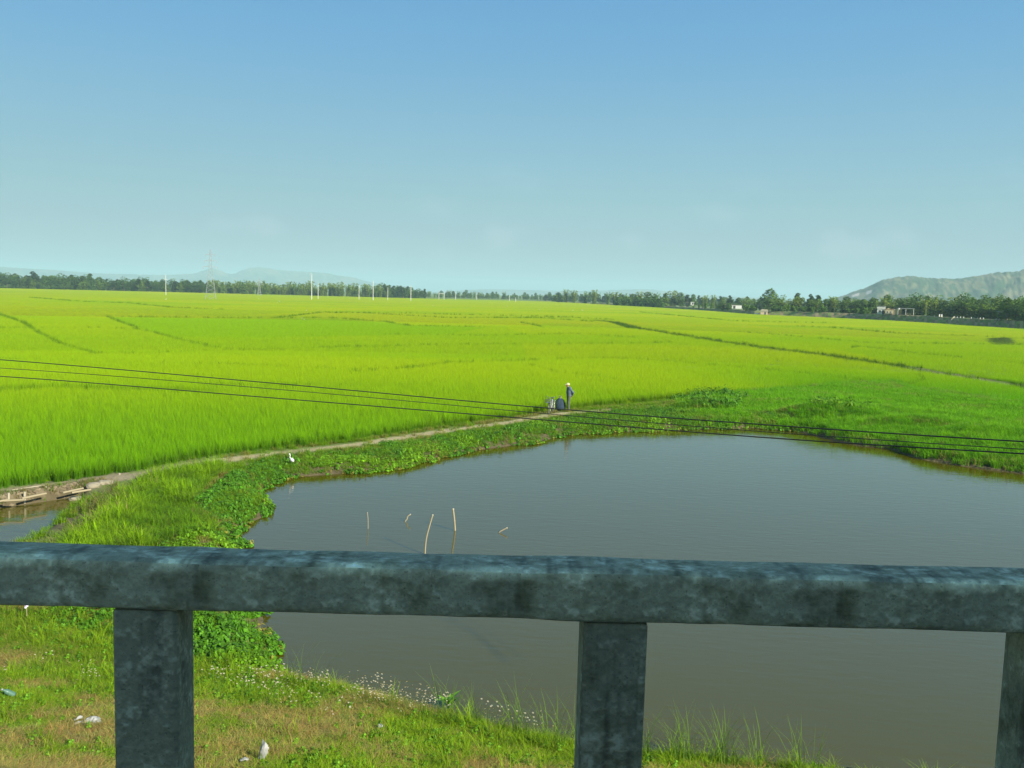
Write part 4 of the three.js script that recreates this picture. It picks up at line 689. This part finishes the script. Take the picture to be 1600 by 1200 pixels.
// ---------------------------------------------------------------- sticks in the pond
{
  const stick = (label, pts, r, split) => { const t = thing('bamboo_stick', label, 'stick', [pts[0].x, 0, pts[0].z]); const L = pts.map((p) => p.clone().sub(t.position)); part('shaft', tube(L, r, 6, 14), M.bamboo, t); const a = L.at(-1); part('cut_end', new THREE.SphereGeometry(r * 1.25, 7, 5).translate(a.x, a.y, a.z), M.pale, t); if (split) { const m = L[Math.floor(L.length / 2)]; part('knot', new THREE.TorusGeometry(r, r * 0.35, 5, 9).rotateX(1.57).translate(m.x, m.y, m.z), M.bamboo, t); } };
  const upright = (bx0, by0, tops) => { const p = G(bx0, by0, 0), D = Math.hypot(...p); const out = [new THREE.Vector3(p[0], -0.25, p[1]), new THREE.Vector3(p[0], 0, p[1])]; for (const [x, y] of tops) { const r = ray(x, y), k = D / Math.hypot(r.x, r.z); out.push(new THREE.Vector3(r.x * k, EYE + r.y * k, r.z * k)); } return out; };
  stick('straight thin stick farthest left in the pond', upright(575, 826, [[575, 812], [574, 801]]), 0.012);
  stick('long slightly bent stick rising from the pond left of the longest one', upright(664, 866, [[666, 842], [671, 822], [676, 805]]), 0.022, 1);
  stick('thick pale stick leaning left, the tallest in the pond', upright(711, 829, [[710, 814], [708, 796]]), 0.03, 1);
  stick('small wavy stick end between the left and the bent stick', upright(633, 815, [[636, 811], [637, 807], [641, 804]]), 0.02);
  stick('short stick leaning low to the right of the others', upright(780, 832, [[786, 828], [792, 825]]), 0.02);
}
// ---------------------------------------------------------------- edge of the footpath by the ditch: bamboo revetment, sandbags
{
  const o = G(60, 776, 0.3), t = thing('bamboo_revetment', 'low bamboo revetment of poles and pegs holding the path edge by the ditch', 'revetment', [o[0], 0, o[1]]);
  const loc = (px, py, y) => { const p = G(px, py, y); return [p[0] - o[0], y, p[1] - o[1]]; };
  for (const [a, b, c, d] of [[-60, 794, 12, 781], [0, 783, 38, 781], [34, 779, 72, 771], [98, 770, 130, 763], [112, 770, 142, 765]]) part('pole', bar(loc(a, b, 0.34), loc(c, d, 0.36), 0.04, 0.035, 7), M.bamboo, t);
  for (const [px, py] of [[-30, 795], [13, 790], [38, 788], [71, 779], [126, 769], [186, 757]]) { const p = loc(px, py, 0); part('peg', bar([p[0], -0.3, p[2]], [p[0] + 0.02, 0.42, p[2]], 0.035, 0.04, 7), M.pale, t); }
  const R = rng(501); let n = 0;
  for (const [px, py, w, l] of [[84, 770, 0.3, 'large pale sandbag on the path edge, leftmost of the four'], [112, 766, 0.3, 'long low pale sandbag, second from the left on the path edge'], [138, 762, 0.22, 'pale rounded sandbag, third from the left on the path edge'], [157, 758, 0.24, 'pale flat sandbag nearest the grass at the end of the path edge']]) {
    const p = G(px, py, 0.4), s = thing('sandbag', l, 'sandbag', [p[0], height(p[0], p[1] - 0.38) - 0.03, p[1] - 0.38], 0.15 + n * 0.22), g = new THREE.SphereGeometry(1, 26, 14), q = g.attributes.position;
    for (let i = 0; i < q.count; i++) { const x = q.getX(i), y = q.getY(i), z = q.getZ(i), k = 1 + 0.55 * (fbm(x * 2.4 + n * 7, z * 2.4 + y * 2, 4) - 0.5); q.setXYZ(i, Math.sign(x) * Math.pow(Math.abs(x), 0.7) * k * w, Math.sign(y) * Math.pow(Math.abs(y), 0.8) * 0.1 * k + 0.06, Math.sign(z) * Math.pow(Math.abs(z), 0.75) * 0.17 * k); }
    g.computeVertexNormals(); s.rotation.z = [0.1, -0.06, 0.14, -0.1][n]; part('sack', g, M.sacking, s); part('tied_end', new THREE.ConeGeometry(0.05, 0.1, 7).rotateZ(-1.57).translate(w * 0.98, 0.08, 0), M.pale, s); n++;
  }
  const a = G(18, 766, 0.42), b = G(70, 758, 0.42), pl = part('bamboo_pole', bar([a[0], 0.42, a[1]], [b[0], 0.42, b[1]], 0.02, 0.016, 7), M.pale); tag(pl, 'pale bamboo pole lying along the path at the rice edge', 'pole');
}
// ---------------------------------------------------------------- person, bicycle, blue bundle
function march(fn, c, half, res) {
  const mc = new MarchingCubes(res, M.vc, false, false, 60000), n = mc.size;
  for (let k = 0; k < n; k++) for (let j = 0; j < n; j++) for (let i = 0; i < n; i++) mc.field[k * n * n + j * n + i] = -fn(c[0] + (i - n / 2) / (n / 2) * half, c[1] + (j - n / 2) / (n / 2) * half, c[2] + (k - n / 2) / (n / 2) * half);
  mc.isolation = 0; mc.update();
  const g = new THREE.BufferGeometry(), p = mc.positionArray.slice(0, mc.count * 3), q = mc.normalArray.slice(0, mc.count * 3);
  for (let i = 0; i < p.length; i++) p[i] = p[i] * half + c[i % 3];
  g.setAttribute('position', new THREE.BufferAttribute(p, 3)); g.setAttribute('normal', new THREE.BufferAttribute(q, 3)); return g;
}
function capsules(bones, k) { return (x, y, z) => { let s = 0; for (const [a, b, ra, rb, sq] of bones) { const dx = b[0] - a[0], dy = b[1] - a[1], dz = b[2] - a[2], l = dx * dx + dy * dy + dz * dz, t = l ? Math.min(1, Math.max(0, ((x - a[0]) * dx + (y - a[1]) * dy + (z - a[2]) * dz) / l)) : 0; const d = Math.hypot(x - a[0] - dx * t, y - a[1] - dy * t, (z - a[2] - dz * t) / (sq ?? 1)) - lerp(ra, rb, t); s += Math.exp(-d / k); } return -k * Math.log(Math.max(s, 1e-30)); }; }
{
  const p = G(888, 641, 0.36), t = thing('person', 'person in blue grey shirt and pale cap standing on the footpath, hands behind back', 'person', [p[0], 0.36, p[1]], 0.25);
  const skin = new THREE.MeshStandardMaterial({ color: C(0.30, 0.17, 0.10), roughness: 0.6 }), shirtM = new THREE.MeshStandardMaterial({ color: C(0.075, 0.105, 0.13), roughness: 0.95 }), trouserM = new THREE.MeshStandardMaterial({ color: C(0.07, 0.085, 0.06), roughness: 0.95 }), capM = new THREE.MeshStandardMaterial({ color: C(0.5, 0.46, 0.24), roughness: 0.8 });
  const arm = (s) => [[[0.02, 1.35, s * 0.17], [0.19, 1.11, s * 0.25], 0.05, 0.04], [[0.19, 1.11, s * 0.25], [0.19, 0.93, s * 0.09], 0.038, 0.028]];
  const leg = (s, dx) => [[[0.01, 0.86, s * 0.085], [-0.01 + dx * 0.5, 0.46, s * 0.09], 0.085, 0.055], [[-0.01 + dx * 0.5, 0.46, s * 0.09], [0.03 + dx, 0.07, s * 0.095], 0.055, 0.036], [[0.03 + dx, 0.045, s * 0.095], [-0.15 + dx, 0.03, s * 0.11], 0.04, 0.028]];
  const torso = [[[0.02, 0.92, 0], [0.0, 1.12, 0], 0.125, 0.12, 1.3], [[0.0, 1.12, 0], [0.0, 1.33, 0], 0.12, 0.115, 1.45], [[0, 1.36, -0.12], [0, 1.36, 0.12], 0.06, 0.06], [[-0.02, 1.38, 0], [-0.07, 1.48, 0], 0.055, 0.05]];
  const head = [[[-0.085, 1.57, 0], [-0.115, 1.49, 0], 0.088, 0.062], [[-0.185, 1.545, 0], [-0.21, 1.515, 0], 0.012, 0.018], [[-0.08, 1.54, 0.085], [-0.075, 1.515, 0.085], 0.018, 0.012], [[-0.08, 1.54, -0.085], [-0.075, 1.515, -0.085], 0.018, 0.012], [[-0.15, 1.475, 0], [-0.17, 1.468, 0], 0.03, 0.02]];
  const body = march(capsules([...torso, ...arm(1), ...arm(-1), ...leg(1, -0.05), ...leg(-1, 0.04)], 0.014), [0, 0.78, 0], 0.88, 120);
  const headG = march(capsules(head, 0.012), [-0.1, 1.52, 0], 0.17, 64);
  const hand = (s) => { const w = [0.19, 0.93, s * 0.09], c = [[w, [0.19, 0.87, s * 0.055], 0.028, 0.034]]; for (let f = 0; f < 4; f++) { const l = [0.032, 0.038, 0.036, 0.028][f], x = 0.165 + f * 0.018; c.push([[x, 0.86, s * 0.05], [x, 0.845 - l * 0.5, s * 0.03], 0.009, 0.0085], [[x, 0.845 - l * 0.5, s * 0.03], [x + 0.004, 0.845 - l, s * 0.0], 0.0085, 0.0075]); } c.push([[0.17, 0.9, s * 0.06], [0.145, 0.875, s * 0.04], 0.011, 0.01], [[0.145, 0.875, s * 0.04], [0.15, 0.85, s * 0.02], 0.01, 0.008]); return c; };
  const handG = [1, -1].map((s) => march(capsules(hand(s), 0.004), [0.19, 0.87, s * 0.05], 0.1, 56));
  part('body', mergeGeometries([body, headG, ...handG]), skin, t);
  const puff = (b, d) => b.map(([a, c, r0, r1, q]) => [a, c, r0 + d, r1 + d, q]);
  part('shirt', march(capsules([...puff(torso.slice(0, 3), 0.022), ...puff(arm(1), 0.018), ...puff(arm(-1), 0.018)], 0.02), [0.03, 1.12, 0], 0.42, 84), shirtM, t);
  part('trousers', march(capsules([...puff([[[0.02, 0.93, 0], [0.02, 0.98, 0], 0.125, 0.12, 1.25]], 0.014), ...puff([...leg(1, -0.05).slice(0, 2), ...leg(-1, 0.04).slice(0, 2)], 0.024)], 0.02), [0, 0.55, 0], 0.56, 90), trouserM, t);
  part('cap', [new THREE.SphereGeometry(0.112, 16, 8, 0, 6.283, 0, 1.6).scale(1.08, 0.95, 1).translate(-0.08, 1.575, 0), new THREE.CylinderGeometry(0.1, 0.11, 0.014, 14).scale(1.1, 1, 0.9).translate(-0.16, 1.575, 0)], capM, t);
  part('eye', [new THREE.SphereGeometry(0.01, 6, 5).translate(-0.178, 1.553, 0.034), new THREE.SphereGeometry(0.01, 6, 5).translate(-0.178, 1.553, -0.034)], M.dark, t);
}
{ // bicycle, front towards the pond, seen almost head on
  const p = G(861, 646, 0.36), t = thing('bicycle', 'old bicycle parked on the footpath in front of the blue bundle', 'bicycle', [p[0], 0.36, p[1]], -1.85);
  const paint = new THREE.MeshStandardMaterial({ color: C(0.45, 0.48, 0.45), roughness: 0.4, metalness: 0.5 }), chrome = new THREE.MeshStandardMaterial({ color: C(0.3, 0.3, 0.29), roughness: 0.3, metalness: 0.8 });
  for (const x of [0.52, -0.52]) { const w = part('wheel', new THREE.TorusGeometry(0.315, 0.018, 7, 30).translate(x, 0.335, 0), M.dark, t); const sp = []; for (let i = 0; i < 14; i++) { const a = i / 14 * 6.283; sp.push(bar([x, 0.335, 0.02 * (i % 2 ? 1 : -1)], [x + Math.cos(a) * 0.3, 0.335 + Math.sin(a) * 0.3, 0], 0.003, 0.003, 4)); } part('rim', [new THREE.TorusGeometry(0.297, 0.014, 6, 30).translate(x, 0.335, 0), bar([x, 0.335, -0.05], [x, 0.335, 0.05], 0.025, 0.025, 8), ...sp], chrome, w); part('mudguard', new THREE.TorusGeometry(0.35, 0.022, 5, 16, 2.3).rotateZ(0.4).translate(x, 0.335, 0), M.dark, w); }
  part('frame', [bar([0.4, 0.82, 0], [-0.1, 0.3, 0], 0.018), bar([0.4, 0.86, 0], [-0.22, 0.76, 0], 0.016), bar([-0.1, 0.3, 0], [-0.24, 0.86, 0], 0.017), ...[-0.05, 0.05].flatMap((z) => [bar([-0.1, 0.3, z * 0.6], [-0.52, 0.335, z], 0.01), bar([-0.23, 0.78, z * 0.4], [-0.52, 0.335, z], 0.009)])], paint, t);
  part('fork', [-0.05, 0.05].map((z) => bar([0.41, 0.78, z], [0.52, 0.335, z], 0.012)), chrome, t); part('handlebar', [bar([0.39, 0.92, 0], [0.38, 1.0, 0], 0.014), tube([[0.2, 1.03, 0.28], [0.36, 1.02, 0.24], [0.4, 1.0, 0], [0.36, 1.02, -0.24], [0.2, 1.03, -0.28]], 0.012, 6, 18)], chrome, t);
  for (const z of [0.28, -0.28]) part('grip', bar([0.22, 1.03, z], [0.1, 1.03, z * 1.02], 0.018), M.dark, t);
  part('basket', [bx(0.26, 0.02, 0.32, 0.66, 0.72, 0), ...[0, 1, 2, 3, 4].flatMap((i) => [bx(0.012, 0.2, 0.012, 0.54 + i * 0.06, 0.82, 0.16), bx(0.012, 0.2, 0.012, 0.54 + i * 0.06, 0.82, -0.16), bx(0.012, 0.2, 0.012, 0.79, 0.82, -0.16 + i * 0.08)]), bx(0.26, 0.015, 0.015, 0.66, 0.92, 0.16), bx(0.26, 0.015, 0.015, 0.66, 0.92, -0.16), bx(0.015, 0.015, 0.32, 0.79, 0.92, 0)], chrome, t);
  part('lamp', new THREE.CylinderGeometry(0.045, 0.03, 0.08, 10).rotateZ(-1.57).translate(0.5, 0.9, 0), chrome, t);
  part('saddle', new THREE.SphereGeometry(1, 12, 8).scale(0.14, 0.045, 0.08).translate(-0.26, 0.9, 0), M.dark, t); part('rack', [bx(0.36, 0.015, 0.12, -0.56, 0.72, 0), bar([-0.68, 0.72, 0.05], [-0.52, 0.335, 0.06], 0.007), bar([-0.68, 0.72, -0.05], [-0.52, 0.335, -0.06], 0.007)], chrome, t);
  part('pedal', [bar([-0.1, 0.3, -0.06], [-0.02, 0.16, -0.07], 0.009), bar([-0.1, 0.3, 0.06], [-0.18, 0.44, 0.07], 0.009), bx(0.09, 0.02, 0.07, -0.02, 0.15, -0.11), bx(0.09, 0.02, 0.07, -0.18, 0.45, 0.11)], M.dark, t);
}
{
  const p = G(875, 640.5, 0.36), t = thing('blue_bundle', 'rounded dark blue bundle standing on the path between bicycle and person', 'bundle', [p[0], 0.34, p[1] - 0.15], 0.1);
  const blue = new THREE.MeshStandardMaterial({ color: C(0.014, 0.032, 0.055), roughness: 0.9 }), N = 26, g = new THREE.LatheGeometry([[0.0, 0], [0.27, 0.0], [0.33, 0.06], [0.33, 0.22], [0.29, 0.42], [0.22, 0.6], [0.13, 0.7], [0.07, 0.74]].map(([x, y]) => new THREE.Vector2(x, y)), N), q = g.attributes.position;
  for (let i = 0; i < q.count; i++) { const x = q.getX(i), y = q.getY(i), z = q.getZ(i), a = Math.atan2(z, x), k = 1 + 0.1 * Math.sin(a * 5 + y * 4) * smooth(0.1, 0.5, y) + 0.12 * (fbm(Math.cos(a) * 2 + 9, y * 4 + Math.sin(a) * 2, 3) - 0.5); q.setXYZ(i, x * k, y, z * k * 0.85); }
  g.computeVertexNormals(); part('sack', g, blue, t); part('tied_neck', [new THREE.ConeGeometry(0.1, 0.14, 9, 1, true).rotateX(Math.PI).translate(0, 0.79, 0), new THREE.TorusGeometry(0.07, 0.016, 6, 14).rotateX(1.57).translate(0, 0.74, 0)], M.pale, t);
}
// ---------------------------------------------------------------- litter and single plants on the near bank
{
  const R = rng(601);
  const crumple = (seed, w, d, h, n = 14) => { const g = new THREE.PlaneGeometry(w, d, n, n).rotateX(-Math.PI / 2), q = g.attributes.position; for (let i = 0; i < q.count; i++) { const x = q.getX(i), z = q.getZ(i), r = Math.hypot(x / w, z / d) * 2, k = 1 - 0.35 * fbm(x * 14 + seed, z * 14, 2) * r; q.setXYZ(i, x * k, h * fbm(x * 16 + seed * 3, z * 16 + seed, 3) * smooth(1.3, 0.3, r), z * k); } g.computeVertexNormals(); return g; };
  const on = (px, py, guess) => { let y = guess; let p; for (let i = 0; i < 6; i++) { p = G(px, py, y); y = height(p[0], p[1]); } return [p[0], y, p[1]]; };
  { const b = on(143, 1130, 1.2), t = thing('plastic_bag', 'crumpled white plastic bag lying on the bank left of the left rail post', 'bag', [b[0], b[1] + 0.03, b[2]], 0.4); t.scale.set(0.85, 0.8, 0.85); part('bag', crumple(3, 0.36, 0.3, 0.12, 22), M.whitePlastic, t); part('handle', crumple(9, 0.24, 0.05, 0.08, 8).rotateY(0.7).translate(-0.22, 0.02, 0.06), M.whitePlastic, t); part('handle', crumple(12, 0.2, 0.05, 0.08, 8).rotateY(0.35).translate(-0.2, 0.03, -0.1), M.whitePlastic, t); }
  { const b = on(412, 1192, 1.6), t = thing('plastic_scrap', 'upright whitish plastic scrap on the bank right of the left rail post', 'scrap', [b[0], b[1] + 0.02, b[2]], 0.2); part('sheet', crumple(21, 0.3, 0.13, 0.07).rotateX(1.1).rotateZ(1.3).translate(0, 0.14, 0), M.whitePlastic, t); }
  { const b = on(594, 1142, 1), t = thing('paper_scrap', 'small white paper scrap in the middle of the bank', 'scrap', [b[0], b[1] + 0.08, b[2]], 0.9); part('sheet', crumple(31, 0.11, 0.09, 0.07, 8), M.whitePlastic, t); }
  { const b = on(382, 1196, 1.6), t = thing('paper_scrap', 'flat white scrap at the foot of the left rail post', 'scrap', [b[0], b[1] + 0.08, b[2]], 0.3); part('sheet', crumple(41, 0.14, 0.08, 0.06, 8), M.whitePlastic, t); }
  { const b = on(23, 1092, 1), t = thing('plastic_bottle', 'pale green plastic bottle on the bank at the left edge', 'bottle', [b[0], b[1] + 0.06, b[2]], 0.6); t.scale.setScalar(0.75); const gm = new THREE.MeshPhysicalMaterial({ color: C(0.07, 0.15, 0.11), roughness: 0.4 }); const l = new THREE.LatheGeometry([[0, 0], [0.05, 0], [0.055, 0.03], [0.055, 0.17], [0.05, 0.2], [0.02, 0.25], [0.018, 0.28], [0, 0.28]].map(([x, y]) => new THREE.Vector2(x, y)), 16).rotateZ(0.9); part('bottle', l, gm, t); part('cap', new THREE.CylinderGeometry(0.021, 0.021, 0.025, 10).translate(0, 0.29, 0).rotateZ(0.9), M.whitePlastic, t); }
  { // broad leaved plant by the water
    const b = on(702, 1112, 0.4), t = thing('broadleaf_plant', 'bright green broad leaved plant at the waterline right of the flowers', 'plant', b, 0), lm = new THREE.MeshPhysicalMaterial({ color: C(0.16, 0.36, 0.02), roughness: 0.45, transmission: 0.35, thickness: 0, side: THREE.DoubleSide });
    for (let i = 0; i < 11; i++) { const a = i * 2.4, l = 0.2 + 0.12 * R(), g = new THREE.PlaneGeometry(0.1, l, 4, 6).translate(0, l / 2, 0), q = g.attributes.position; for (let k = 0; k < q.count; k++) { const s = q.getY(k) / l, w = Math.sin(Math.PI * Math.min(1, s * 0.93 + 0.05)); q.setXYZ(k, q.getX(k) * w, q.getY(k), -0.09 * s * s + Math.abs(q.getX(k)) * 0.35 * w); } g.computeVertexNormals(); g.rotateX(-0.25 - 0.7 * R()).rotateY(a).translate(0, 0.1 + 0.012 * i, 0); part('leaf', g, lm, t); }
    part('stem', bar([0, 0, 0], [0.01, 0.26, 0], 0.012, 0.007), M.bamboo, t);
  }
  { const b = on(42, 970, 0.3), t = thing('hyacinth_flower', 'pale lilac flower spike in the water plants at the left edge', 'flower', [b[0], b[1] + 0.1, b[2]], 0), pm = new THREE.MeshPhysicalMaterial({ color: C(0.6, 0.5, 0.7), roughness: 0.6, side: THREE.DoubleSide }); const pet = []; for (let i = 0; i < 16; i++) { const a = i * 2.4, y = 0.2 + i * 0.011; pet.push(new THREE.CircleGeometry(0.028, 6).rotateX(-0.6).rotateY(a).translate(Math.sin(a) * 0.03, y, Math.cos(a) * 0.03)); } part('petals', pet, pm, t).userData.kind = 'stuff'; part('stem', bar([0, 0, 0], [0, 0.38, 0], 0.009, 0.006), M.bamboo, t); }
  { const b = G(456, 724, 0.4), t = thing('egret', 'small white bird on the plants by the left inlet of the pond', 'egret', [b[0], 0.34, b[1]], 2.4); const w = new THREE.MeshStandardMaterial({ color: C(0.6, 0.6, 0.58), roughness: 0.8 }); part('body', [new THREE.SphereGeometry(1, 12, 8).scale(0.13, 0.075, 0.07).rotateZ(0.3).translate(0, 0.2, 0), tube([[0.1, 0.24, 0], [0.14, 0.3, 0], [0.12, 0.36, 0], [0.15, 0.4, 0]], 0.02, 6), new THREE.SphereGeometry(0.03, 8, 6).translate(0.16, 0.41, 0)], w, t); part('bill', new THREE.ConeGeometry(0.01, 0.07, 5).rotateZ(-1.6).translate(0.22, 0.405, 0), M.bamboo, t); for (const q of [-0.025, 0.025]) part('leg', bar([0, 0, q], [0, 0.16, q], 0.006), M.dark, t); }
}
// ---------------------------------------------------------------- bridge rail
{
  const N = 1024, a = periodic(5), b = periodic(18), c = periodic(60), e = periodic(120), st = periodic(26), col = colorTexture(N, (u, v) => {
    const big = a(u, v, 5), mid = b(u, v, 5), fine = c(u, v, 4), grit = e(u, v, 2), drip = smooth(0.5, 0.8, st(u, v * 0.04 + 0.3, 3)) * smooth(0.35, 0.6, a(u + 0.2, v, 3));
    const lichen = smooth(0.5, 0.72, 0.3 * big + 0.45 * mid + 0.25 * fine) * (0.35 + 0.65 * smooth(0.35, 0.65, fine)), moss = smooth(0.5, 0.78, 0.6 * a(u + 0.37, v + 0.61, 5) + 0.4 * b(u + 0.1, v + 0.7, 4)), pore = smooth(0.7, 0.95, grit);
    const d = (0.80 + 0.22 * big + 0.22 * (fine - 0.5) + 0.12 * (grit - 0.5)) * (1 - 0.28 * drip) * (1 - 0.25 * pore);
    let r = [0.70 * d, 0.70 * d, 0.575 * d]; r = r.map((q, i) => lerp(q, [0.93, 0.94, 0.83][i], lichen * 0.6)); return r.map((q, i) => lerp(q, [0.36, 0.35, 0.22][i] * d, moss * 0.6));
  }); col.colorSpace = THREE.SRGBColorSpace; col.repeat.set(1.3, 1.3);
  const bm = colorTexture(N, (u, v) => { const q = 0.6 * b(u, v, 4) + 0.4 * c(u, v, 3); return [q, q, q]; }); bm.repeat.set(1.3, 1.3);
  const conc = new THREE.MeshStandardMaterial({ map: col, bumpMap: bm, bumpScale: 0.012, roughness: 0.95 });
  const boxUV = (g) => { const p = g.attributes.position, n = g.attributes.normal, uv = new Float32Array(p.count * 2); for (let i = 0; i < p.count; i++) { const ax = Math.abs(n.getX(i)), ay = Math.abs(n.getY(i)), az = Math.abs(n.getZ(i)); const q = ax > ay && ax > az ? [p.getZ(i), p.getY(i) * 0.9] : ay > az ? [p.getX(i) * 0.7, p.getZ(i) * 0.9 + 0.43] : [p.getX(i) * 0.8, p.getY(i) * 0.9]; uv.set(q, i * 2); } g.setAttribute('uv', new THREE.BufferAttribute(uv, 2)); return g; };
  const t = thing('bridge_railing', 'mossy grey concrete bridge railing crossing the foreground in shade', 'railing', [0, 0, -2.6]);
  const slopeRail = 0.004;
  const yTop = EYE - 0.817, H = 0.158, Dp = 0.178;
  const mk = (w, h, d, r) => { const g = new RoundedBoxGeometry(w, h, d, 3, r); return g.index ? g.toNonIndexed() : g; };
  { // rail with slightly worn edges
    const L = 34, g = new THREE.BoxGeometry(L, H, Dp, 1500, 8, 8), p = g.attributes.position, wearC = new Float32Array(p.count * 3);
    for (let i = 0; i < p.count; i++) { let x = p.getX(i), y = p.getY(i), z = p.getZ(i); const ey = Math.abs(y) / (H / 2), ez = Math.abs(z) / (Dp / 2); if (ey > 0.99 && ez > 0.99) { y *= 0.9; z *= 0.91; } { const eTop = smooth(0.035, 0.0, Math.hypot(H / 2 - y, (Dp / 2 - z) * 0.55)), n2 = fbm(x * 6 + 3, y * 16 + z * 16, 4), wear = eTop * smooth(0.42, 0.62, n2), chip = smooth(0.6, 0.7, fbm(x * 9 + 40, y * 22 - z * 22, 3)) * smooth(0.02, 0, H / 2 - Math.abs(y)); for (let q = 0; q < 3; q++) wearC[i * 3 + q] = (1 + 1.6 * wear) * (1 - 0.35 * chip); }
      const k = 0.010 * (fbm(x * 4.1 + 5, y * 9 + z * 9, 4) - 0.5); p.setXYZ(i, x, y + k * Math.sign(y) + 0.003 * (vnoise(x * 1.1, 3) - 0.5), z + 0.006 * (fbm(x * 3 + 20, y * 9, 3) - 0.5) * Math.sign(z)); }
    g.computeVertexNormals(); boxUV(g); g.translate(0, yTop - H / 2, -Dp / 2); g.setAttribute('color', new THREE.BufferAttribute(wearC, 3)); const worn = conc.clone(); worn.vertexColors = true; part('rail', g, worn, t);
  }
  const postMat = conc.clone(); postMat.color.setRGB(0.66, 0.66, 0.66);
  const postTop = yTop - H - 0.002, foot = 5.02;
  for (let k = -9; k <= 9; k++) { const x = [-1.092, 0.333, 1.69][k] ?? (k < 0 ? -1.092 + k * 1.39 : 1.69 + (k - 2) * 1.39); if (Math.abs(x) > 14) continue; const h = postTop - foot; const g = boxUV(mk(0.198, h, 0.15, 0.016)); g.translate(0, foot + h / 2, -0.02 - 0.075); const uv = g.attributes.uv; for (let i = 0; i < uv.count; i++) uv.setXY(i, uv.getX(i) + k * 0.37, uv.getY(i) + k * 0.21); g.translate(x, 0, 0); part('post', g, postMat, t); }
}
{ // bridge deck and the bus the picture is taken from
  const asphalt = new THREE.MeshStandardMaterial({ color: C(0.24, 0.23, 0.2), roughness: 0.95 }), conc = new THREE.MeshStandardMaterial({ color: C(0.28, 0.28, 0.25), roughness: 0.95 });
  structure('road_deck', [bx(120, 0.5, 10.6, 0, 4.75, 2.45)], asphalt, 'road deck behind the railing');
  structure('kerb', [bx(120, 0.15, 0.5, 0, 5.08, -2.5)], conc, 'low kerb under the railing');
  const t = thing('bus', 'white bus standing on the road deck behind the camera', 'bus', [0, 0, 0]), white = new THREE.MeshPhysicalMaterial({ color: C(0.75, 0.74, 0.7), roughness: 0.4, clearcoat: 0.4 }), glass = new THREE.MeshPhysicalMaterial({ color: C(0.05, 0.06, 0.06), roughness: 0.08 });
  const x0 = -1.6, x1 = 12.4, xc = (x0 + x1) / 2, L = x1 - x0;
  part('body', [bx(L, 1.5, 0.08, xc, 6.2, 0.3), bx(L, 1.5, 0.08, xc, 6.2, 2.76), bx(0.08, 2.5, 2.38, x0 + 0.04, 6.7, 1.53), bx(0.08, 2.5, 2.38, x1 - 0.04, 6.7, 1.53), bx(L - 0.2, 0.1, 2.36, xc, 5.55, 1.53)], white, t);
  part('roof', new RoundedBoxGeometry(L, 0.6, 2.56, 3, 0.03).translate(xc, 8.415, 1.53), white, t);
  for (let k = 0; k <= 8; k++) { if (k === 1) continue; part('pillar', [bx(0.12, 1.14, 0.08, x0 + 0.06 + k * (L - 0.12) / 8, 7.52, 0.3), bx(0.12, 1.14, 0.08, x0 + 0.06 + k * (L - 0.12) / 8, 7.52, 2.76)], white, t); }
  for (let k = 2; k < 8; k++) part('window_pane', bx((L - 0.12) / 8 - 0.14, 1.12, 0.02, x0 + 0.06 + (k + 0.5) * (L - 0.12) / 8, 7.52, 0.3), glass, t);
  for (const wx of [0.4, 9.6]) for (const wz of [0.55, 2.5]) part('wheel', new THREE.CylinderGeometry(0.48, 0.48, 0.28, 24).rotateX(1.5708).translate(wx, 5.48, wz), M.dark, t);
}
shade(scene);
delete scene.userData.levee;
renderer.render(scene, camera);
